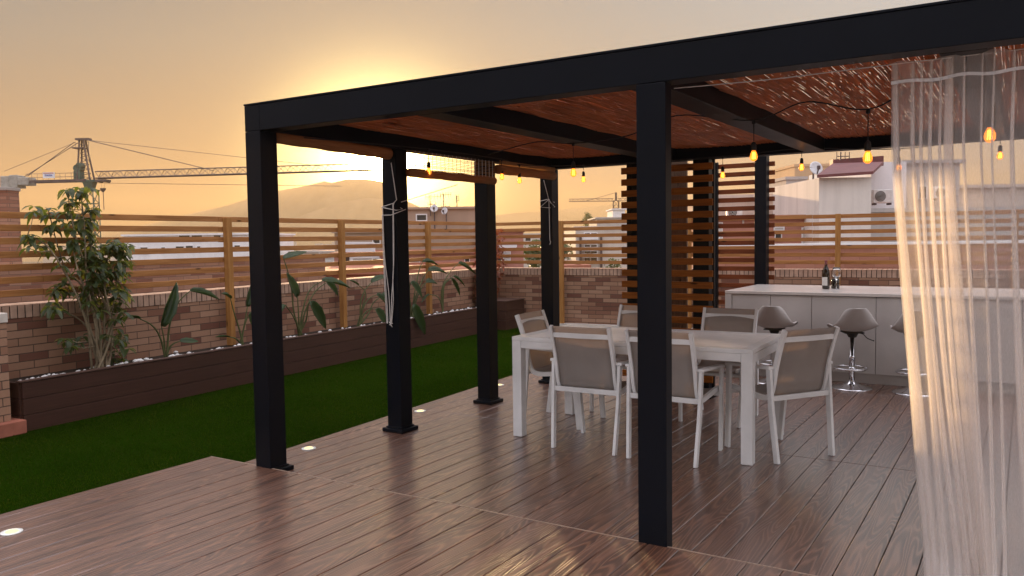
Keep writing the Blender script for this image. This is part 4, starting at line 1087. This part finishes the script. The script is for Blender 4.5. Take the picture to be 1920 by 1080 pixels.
tree('hazy brown tree sticking up alone above the far roofs', 1104, 397, 440, 150, 20, 3)
tree('dark green tree low at the foot of the pale apartment building', 1150, 484, 505, 36, 40, 4)
tree('small tree beyond the left fence by the terrace houses', 532, 444, 480, 70, 40, 5)

# rooftop dishes and aerials
def dish(label, px, py, D, rpx, mast=.9, tiltz=.25, az=0.0):
    c = pt(px, py, D); R_ = rpx/F_PX*D
    n = (-FWD0*math.cos(az) + RIGHT0*math.sin(az))*math.cos(tiltz) + Vector((0,0,math.sin(tiltz))); n.normalize()
    x = n.cross(Vector((0,0,1))).normalized(); y = x.cross(n)
    t = thing('satellite_dish', label, 'satellite dish', c - Vector((0,0,mast)), 0, 'rooftop satellite dishes'); mb = MB(); rows = []
    for k in range(6):
        f = k/5; rows.append([c + (x*math.cos(2*PI*i/24)+y*math.sin(2*PI*i/24))*R_*f + n*(R_*.22*f*f) for i in range(25)])
    mb.grid(rows); mb.build('reflector', M['dish'], t, smooth=True, solid=.015)
    mb = MB(); mb.tube([c - n*.02, c - n*.12, c - Vector((0,0,mast))-n*.12], .03, 6); mb.build('mast', M['steel'], t)
    mb = MB(); mb.tube([c - y*R_*.9 + n*R_*.18, c + n*R_*.8 - y*R_*.2], .02, 5); mb.lathe([(.05,-.05),(.05,.06)], 8, c + n*R_*.8 - y*R_*.2); mb.build('feed_arm', M['steel'], t)
dish('left one of two pale satellite dishes on the dun block', 814, 391, 37.8, 7.2)
dish('right one of two pale satellite dishes on the dun block', 834, 396, 37.7, 6.6, az=-.5)
dish('large grey satellite dish beside the maroon shed roof at right', 1529, 316, 24, 13, .75, .3, .2)
def aerial(label, px, pyt, pyb, D, els):
    a = pt(px, pyb, D); b = pt(px, pyt, D)
    t = thing('tv_aerial', label, 'tv aerial', a, 0, 'rooftop aerials')
    mb = MB(); mb.tube([a, Vector((a.x, a.y, b.z))], .022, 5); mb.build('mast', M['steel'], t)
    mb = MB()
    for (dz, ln, k) in els:
        c = Vector((a.x, a.y, b.z - dz)); mb.tube([c - RIGHT0*ln*.3, c + RIGHT0*ln*.7], .012, 4)
        for i in range(k): q = c + RIGHT0*ln*(-.3 + i/(k-1)); mb.tube([q - Vector((0,0,.12)), q + Vector((0,0,.12))], .010, 4)
    mb.build('yagi_element', M['steel'], t)
aerial('tv aerial left of the two dishes on the dun block', 807, 365, 405, 37.9, [(.1, .7, 6), (.45, .35, 3)])
aerial('tv aerial between the two dishes on the dun block', 832, 363, 394, 38.2, [(.05, .5, 5), (.6, .4, 3)])
aerial('short tv aerial standing right of the two dishes on the dun block', 857, 367, 393, 38.2, [(.05, .12, 2), (.22, .14, 2)])
aerial('thin tv aerial on the ridge of the maroon shed roof', 1576, 285, 300, 23, [(.12, .35, 4)])

# --- right hand rooftops
building('rooftop_wall', 'plain tan rooftop wall to the right of the black post', 1345, 1538, 364, 24, 5, P['tan'], z0=-10, parapet=True)
building('stair_head', 'small grey stepped rooftop box behind the tan wall', 1474, 1512, 331, 27, 2.5, P['grey'], z0=-2, cat='rooftop box', lip=.04)
building('sunlit_wall', 'wall with sunlit orange put into its colour, standing behind the large grey dish', 1490, 1570, 307, 30, 4, P['sun_orange'], z0=-2, cat='wall', lip=.03)  # the low sun's orange is put into this wall's plaster colour
building('shed', 'rain streaked whitish shed wall below the maroon sloped roof', 1536, 1634, 325, 20, 3.5, P['stain'], z0=-6, cat='shed', parapet=False)
rf = thing('sloped_roof', 'maroon sloped roof of the rain streaked shed', 'roof', pt(1590, 320, 21))
a, b, c, d = pt(1532, 328, 19.8), pt(1637, 321, 19.8), pt(1656, 303, 23.4), pt(1562, 306, 23.4)
mb = MB(); th = Vector((0,0,-.07)); mb.add([a, b, c, d, a+th, b+th, c+th, d+th], [(0,1,2,3),(7,6,5,4),(0,4,5,1),(1,5,6,2),(2,6,7,3),(3,7,4,0)]); mb.build('roof_sheet', M['roof_tile'], rf)
mb = MB(); e = pt(1562, 299, 23.5); e2 = pt(1657, 292, 23.5); dn = Vector((0,0,-.28)); fo = FWD0*.25; mb.add([e, e2, e2+dn, e+dn, e+fo, e2+fo, e2+dn+fo, e+dn+fo], [(0,3,2,1),(4,5,6,7),(0,1,5,4),(1,2,6,5),(2,3,7,6),(3,0,4,7)]); mb.build('ridge_upstand', M['roof_tile'], rf)
building('white_annex', 'bluish white annex wall right of the maroon roofed shed', 1634, 1700, 297, 23.9, 5, P['white'], z0=-6, parapet=False)
building('greige_block', 'greige rooftop block seen through the sheer curtain', 1694, 1800, 300, 24.5, 5, P['grey'], [(1722, 1736, 350, 372, 'd')], z0=-6)
building('tan_parapet', 'low tan rooftop parapet seen through the right part of the curtain', 1798, 2060, 345, 25, 4, P['tan'], z0=-6)
building('roof_ledge', 'grey concrete roof ledge in front of the air conditioners', 1600, 2060, 388, 20.5, 3.0, P['grey'], z0=-6, cat='ledge', lip=.05)
def ac(label, px, py, D, s=1.0):
    c = pt(px, py, D); t = thing('air_conditioner', label, 'air conditioner', c, 0, 'outdoor air conditioning units')
    mb = MB(); fbox(mb, c, -.40*s, .40*s, 0, .28*s, -.28*s, .28*s); mb.build('casing', M['ac'], t, bevel=.02)
    q = c - RIGHT0*.12*s; x, y = RIGHT0, Vector((0,0,1)); n = 20
    mb = MB()
    for k in range(4):
        R_ = (.06+.055*k)*s; mb.tube([q - FWD0*.012 + (x*math.cos(2*PI*i/n)+y*math.sin(2*PI*i/n))*R_ for i in range(n+1)], .008*s, 4, False)
    mb.build('grille', M['ac'], t)
    mb = MB(); mb.add([q - FWD0*.004] + [q - FWD0*.004 + (x*math.cos(2*PI*i/n)+y*math.sin(2*PI*i/n))*.23*s for i in range(n)], [(0, 1+(i+1) % n, 1+i) for i in range(n)]); mb.build('fan_opening', M['window_dark'], t)
    mb = MB(); fbox(mb, c, -.34*s, -.28*s, -.02, .32*s, -.36*s, -.281*s); fbox(mb, c, .28*s, .34*s, -.02, .32*s, -.36*s, -.281*s); mb.build('bracket', M['steel'], t)
ac('white air conditioner on the bluish annex wall left of the curtain edge', 1656, 368, 23.2, .68)
ac('white air conditioner behind the sheer curtain on the greige block', 1768, 361, 23.8, .62)
ac('small air conditioner glimpsed between the dark red slats', 1378, 398, 23.2, .55)
building('pink_facade', 'pink facade with white windows seen through the slats behind the bar', 1335, 1616, 403, 21, 6, P['pink'],
         [(1504, 1520, 428, 457, 'p'), (1522, 1536, 428, 457, 'd'), (1453, 1464, 438, 449, 'd'), (1452, 1468, 427, 431, 'p'), (1548, 1568, 409, 414, 'd'), (1586, 1614, 409, 415, 'd'), (1342, 1353, 418, 447, 'p'), (1392, 1394, 412, 420, 'p')], z0=-8)
building('white_house', 'white house wall seen through the slats left of the curtain', 1617, 2000, 405, 20.8, 6, P['white'], [(1590+30, 1640, 427, 433, 'd'), (1660, 1700, 420, 440, 'd'), (1760, 1800, 420, 440, 'd')], z0=-8)
zt = pt(1500, 457, 16.2).z
pw_ = thing('parapet_wall', 'pink brick parapet with a white ledge just over the far garden wall', 'parapet', Vector((pt(1500, 480, 16.2).x, pt(1500, 480, 16.2).y, 0)))
a = pt(1330, 457, 16.2); b = pt(2000, 457, 16.2); o_ = Vector((a.x, a.y, 0)); mb = MB(); fbox(mb, o_, 0, (b-a).dot(RIGHT0), 0, .3, -6, zt-.05); mb.build('brickwork', M['brick_pink'], pw_)
mb = MB(); fbox(mb, o_, -.02, (b-a).dot(RIGHT0), -.06, .36, zt-.049, zt); mb.build('ledge', P['white'], pw_)

# --- distant town, one hazy mass
r = random.Random(31); mb = MB()
for i in range(420):
    px = r.uniform(60, 1250); D = r.uniform(150, 460); h = r.uniform(3, 12.5) + (D > 300)*r.uniform(0, 4)
    p = pt(px, 450, D); o = Vector((p.x, p.y, 0)); w_ = r.uniform(6, 22)
    fbox(mb, o, 0, w_, 0, r.uniform(6, 16), -14, -14 + h)
    if r.random() < .5: fbox(mb, o, w_*.3, w_*.6, 1, 5, -14+h, -14+h+r.uniform(1, 2.6))
tm = NT('distant_town_walls'); nn = tm.noise(tm.tc(), .06, 2, .5); tm.set(tm.ramp(nn, [(.3, (.30, .18, .13)), (.45, (.50, .44, .38)), (.65, (.62, .58, .54))], 'CONSTANT'), .9, .2)
struct(mb.build('distant_town', tm.m), 'stuff')

# --- tower crane
def lattice(mb, A, B, w_, h, n, r0, up=Vector((0,0,1)), tri=False):
    A, B = Vector(A), Vector(B); d = (B-A).normalized(); x = d.cross(up).normalized(); y = x.cross(d)
    cs = [(-1,-1),(1,-1),(1,1),(-1,1)] if not tri else [(-1,0),(1,0),(0,2)]
    off = [x*(a*w_/2) + y*(b*h/2) for a, b in cs]
    for o in off: mb.tube([A+o, B+o], r0, 4)
    m = len(off)
    for i in range(n):
        p = A.lerp(B, i/n); q = A.lerp(B, (i+1)/n)
        for k in range(m):
            o1, o2 = off[k], off[(k+1) % m]
            mb.tube([p+o1, q+o2] if i % 2 else [p+o2, q+o1], r0*.55, 3)
            if not tri: mb.tube([q+o1, q+o2], r0*.5, 3)
            elif k != 0: mb.tube([q+o1 if i % 2 else q+o2, q+o2 if i % 2 else q+o1], r0*.01+.012, 3)
Dc = 75
def cp(px, py): return pt(px, py, Dc)
cr = thing('tower_crane', 'tall lattice tower crane with a long jib, silhouetted above the left fence', 'crane', Vector((cp(170, 400).x, cp(170, 400).y, -14)))
m0 = cp(169, 357); mb = MB(); lattice(mb, (m0.x, m0.y, -14), m0, 1.05, 1.05, 17, .075, FWD0); mb.build('mast', M['crane_green'], cr)
mb = MB(); fbox(mb, cp(169, 357), -.62, .62, -.6, .6, -.06, .06); A = cp(169, 356)
mb.add([A + RIGHT0*s*(.30) + FWD0*f*.3 for s in (-1,1) for f in (-1,1)] + [A + RIGHT0*s*.46 + FWD0*f*.46 + Vector((0,0,.72)) for s in (-1,1) for f in (-1,1)], [(0,1,3,2),(4,6,7,5),(0,4,5,1),(2,3,7,6),(0,2,6,4),(1,5,7,3)])
fbox(mb, cp(168, 340), -1.0, .75, -.5, .5, -.06, .12); mb.build('slewing_unit', M['crane_green'], cr)
mb = MB(); A = cp(179, 334.5); B = cp(722, 318.5); lattice(mb, A, B, .9, .62, 46, .05, Vector((0,0,1)), True); mb.tube([A - Vector((0,0,.0)), B], .045, 4); mb.build('jib', M['steel'], cr)
mb = MB(); A = cp(166, 338.5); B = cp(8, 342.5)
for s in (-.45, .45): mb.bar(A + FWD0*s, B + FWD0*s, .12, .22)
for k in range(18): q = A.lerp(B, k/17); mb.bar(q - FWD0*.45, q + FWD0*.45, .06, .06)
rl0 = A.lerp(B, .1); rl1 = A.lerp(B, .70)
for z in (.35, .68): mb.tube([rl0 + Vector((0,0,z)) - FWD0*.5, rl1 + Vector((0,0,z)) - FWD0*.5], .022, 4)
for k in range(10): q = rl0.lerp(rl1, k/9) - FWD0*.5; mb.tube([q, q + Vector((0,0,.68))], .022, 4)
mb.build('counter_jib', M['steel'], cr)
for (x0, x1, y0, y1) in ((10, 25, 331, 353), (26, 40, 329, 353), (41, 60, 333, 348)):
    a = cp(x0, y1); b = cp(x1, y0); mb = MB(); fbox(mb, a, 0, (b-a).dot(RIGHT0), -.7, .7, 0, b.z-a.z); mb.build('counterweight', M['concrete'], cr, bevel=.06)
mb = MB(); T = cp(153, 262)
for f in (-.4, .4): mb.bar(cp(149, 338) + FWD0*f, T + FWD0*f*.5 - RIGHT0*.1, .11, .11); mb.bar(cp(173, 338) + FWD0*f, T + FWD0*f*.5 + RIGHT0*.25, .11, .11)
for k in range(9):
    t_ = k/9; a = cp(149, 338).lerp(T - RIGHT0*.1, t_); b = cp(173, 338).lerp(T + RIGHT0*.25, min(1, t_+.06)); mb.tube([a, b], .035, 4)
    b2 = cp(173, 338).lerp(T + RIGHT0*.25, max(0, t_-.06)); mb.tube([a, b2], .03, 4)
fbox(mb, T, -.45, .80, -.3, .3, -.05, .12); fbox(mb, cp(151, 278), -.55, .45, -.5, .5, -.05, .05)
for x in (142, 160, 166): mb.tube([cp(x, 278), cp(x, 266)], .025, 4)
for y in (266, 272, 285, 292, 300): mb.tube([cp(158, y), cp(167, y)], .022, 4)
mb.tube([cp(167, 266), cp(167, 304)], .025, 4); mb.build('tower_head', M['steel'], cr)
mb = MB(); fbox(mb, cp(150, 338), -.36, .22, -.4, .4, 0, .80); a = cp(148, 316); mb.tube([a - FWD0*.4, a + FWD0*.4], .34, 12); a = cp(151, 311); mb.tube([a - FWD0*.4, a + FWD0*.4], .26, 12); mb.build('winch_house', M['crane_green'], cr)
mb = MB()
for (x0, y0, x1, y1, f) in ((166, 263, 397, 319, .3), (166, 263, 397, 319, -.3), (166, 263, 600, 311, 0), (143, 267, 42, 331, .3), (143, 267, 55, 331, -.3), (141, 267, 8, 321, 0), (178, 343, 640, 349, 0)):
    mb.tube([cp(x0, y0) + FWD0*f, cp(x1, y1) + FWD0*f], .02 if x1 > 500 or x1 == 8 else .034, 4)
mb.build('tie_bar', M['steel'], cr)
a = cp(88, 335); b = cp(109, 324); W_ = (b-a).dot(RIGHT0); H_ = b.z-a.z; a = a - FWD0*.6; mb = MB(); fbox(mb, a, 0, W_, -.03, .03, 0, H_); sg = mb.build('sign', M['sign_white'], cr)
mb = MB()
for k in range(4):
    x = W_*(.18+.17*k); z = H_*.32
    fbox(mb, a, x, x+.035, -.05, -.031, z, z+H_*.3); fbox(mb, a, x+.09, x+.125, -.05, -.031, z, z+H_*.3); fbox(mb, a, x+.036, x+.089, -.05, -.031, z+(H_*.13 if k % 2 else H_*.25), z+(H_*.17 if k % 2 else H_*.3))
mb.build('lettering', M['sign_blue'], sg)
mb = MB(); fbox(mb, a, W_*.06, W_*.94, -.05, -.031, H_*.8, H_*.9); mb.build('stripe', M['sign_red'], sg)
mb = MB(); a = cp(193, 338); fbox(mb, a, -.5, .5, -.5, .5, -.12, .05)
for x in (187, 200): q = cp(x, 340); mb.tube([q - FWD0*.5, q + FWD0*.5], .11, 10)
mb.build('trolley', M['steel'], cr)
mb = MB(); a = cp(193, 354)
mb.tube([cp(189, 341), cp(191, 353)], .014, 4); mb.tube([cp(197, 341), cp(195, 353)], .014, 4)
mb.tube([a + Vector((0,0,.05)), a - Vector((0,0,.12)), a - Vector((0,0,.3))], [.26, .22, .06], 10); mb.tube([a - Vector((0,0,.3)), cp(195, 393)], .035, 5); mb.build('hook_block', M['steel'], cr)
Dc = 190
c2 = thing('tower_crane', 'small faint crane far off above the roofs, right of the far left corner post', 'crane', Vector((cp(1155, 400).x, cp(1155, 400).y, -14)))
m0 = cp(1155, 379); mb = MB(); lattice(mb, (m0.x, m0.y, -14), cp(1155, 376), 1.2, 1.2, 14, .10, FWD0); mb.build('mast', M['steel'], c2)
mb = MB(); lattice(mb, cp(1150, 377), cp(1067, 378), 1.0, .6, 18, .06, Vector((0,0,1)), True); lattice(mb, cp(1158, 377), cp(1178, 376.5), 1.0, .6, 4, .06, Vector((0,0,1)), True); mb.build('jib', M['steel'], c2)
mb = MB(); mb.tube([cp(1155, 377), cp(1155, 361)], .25, 6); mb.tube([cp(1155, 361), cp(1100, 376.5)], .05, 4); mb.build('tower_head', M['steel'], c2)

# --- hills
def hill(name, pts, D, back, seed):
    r = random.Random(seed); mb = MB(); rows = []; P_ = []
    for (x0, y0), (x1, y1) in zip(pts, pts[1:]):
        n = max(2, int((x1-x0)/7))
        for k in range(n): P_.append((x0+(x1-x0)*k/n, y0+(y1-y0)*k/n))
    P_.append(pts[-1])
    ridge = [pt(x, y, D) for x, y in P_]
    for j in range(13):
        f = j/12; row = []
        for i, q in enumerate(ridge):
            s = math.sin(PI*f)**.8 if 0 < f < 1 else 0
            off = (f-.5)*2*back; wob = (r.random()-.5)*.05 + .06*math.sin(i*.45+j*1.3) + .04*math.sin(i*1.1-j*.7)
            g = 1 - abs(f-.5)*2
            h = -14.5 + (q.z+14.5)*(g**1.15 if f != .5 else 1)*(1 + (wob if f != .5 else 0))
            row.append(Vector((q.x, q.y, 0)) + FWD0*off + Vector((0,0,h)))
        rows.append(row)
    mb.grid(rows); t = NT(name+'_scrub'); n = t.noise(t.tc(), .02, 5, .6); t.set(t.ramp(n, [(.3, (.34, .235, .13)), (.7, (.46, .32, .18))]), .95, .1)
    return struct(mb.build(name, t.m, smooth=True))
hill('mountain', [(60, 441), (240, 428), (330, 408), (372, 397), (425, 386), (470, 371), (520, 358), (575, 348), (608, 340), (622, 343), (650, 336), (690, 336), (722, 342), (745, 358), (765, 378), (800, 394), (860, 408), (960, 422)], 1050, 230, 3)
hill('foothill', [(470, 430), (548, 411), (590, 395), (640, 379), (690, 371), (722, 374), (770, 392), (830, 410), (900, 424)], 760, 130, 4)
hill('far_ridge', [(700, 436), (860, 412), (960, 400), (1044, 394), (1100, 388), (1150, 382), (1230, 378), (1330, 384), (1450, 396), (1560, 412), (1700, 432)], 1090, 170, 6)

# --- evening haze over the town
hz = bpy.data.materials.new('evening_haze'); hz.use_nodes = True; ht = hz.node_tree; ht.nodes.clear()
ho = ht.nodes.new('ShaderNodeOutputMaterial'); pv = ht.nodes.new('ShaderNodeVolumePrincipled'); ht.links.new(pv.outputs[0], ho.inputs['Volume'])
pv.inputs['Color'].default_value = (.41, .325, .205, 1); pv.inputs['Density'].default_value = .0010; pv.inputs['Anisotropy'].default_value = .38
mb = MB(); mb.box(-1400, 1400, -1400, 1400, -15.5, 82)
struct(mb.build('haze', hz), 'stuff')
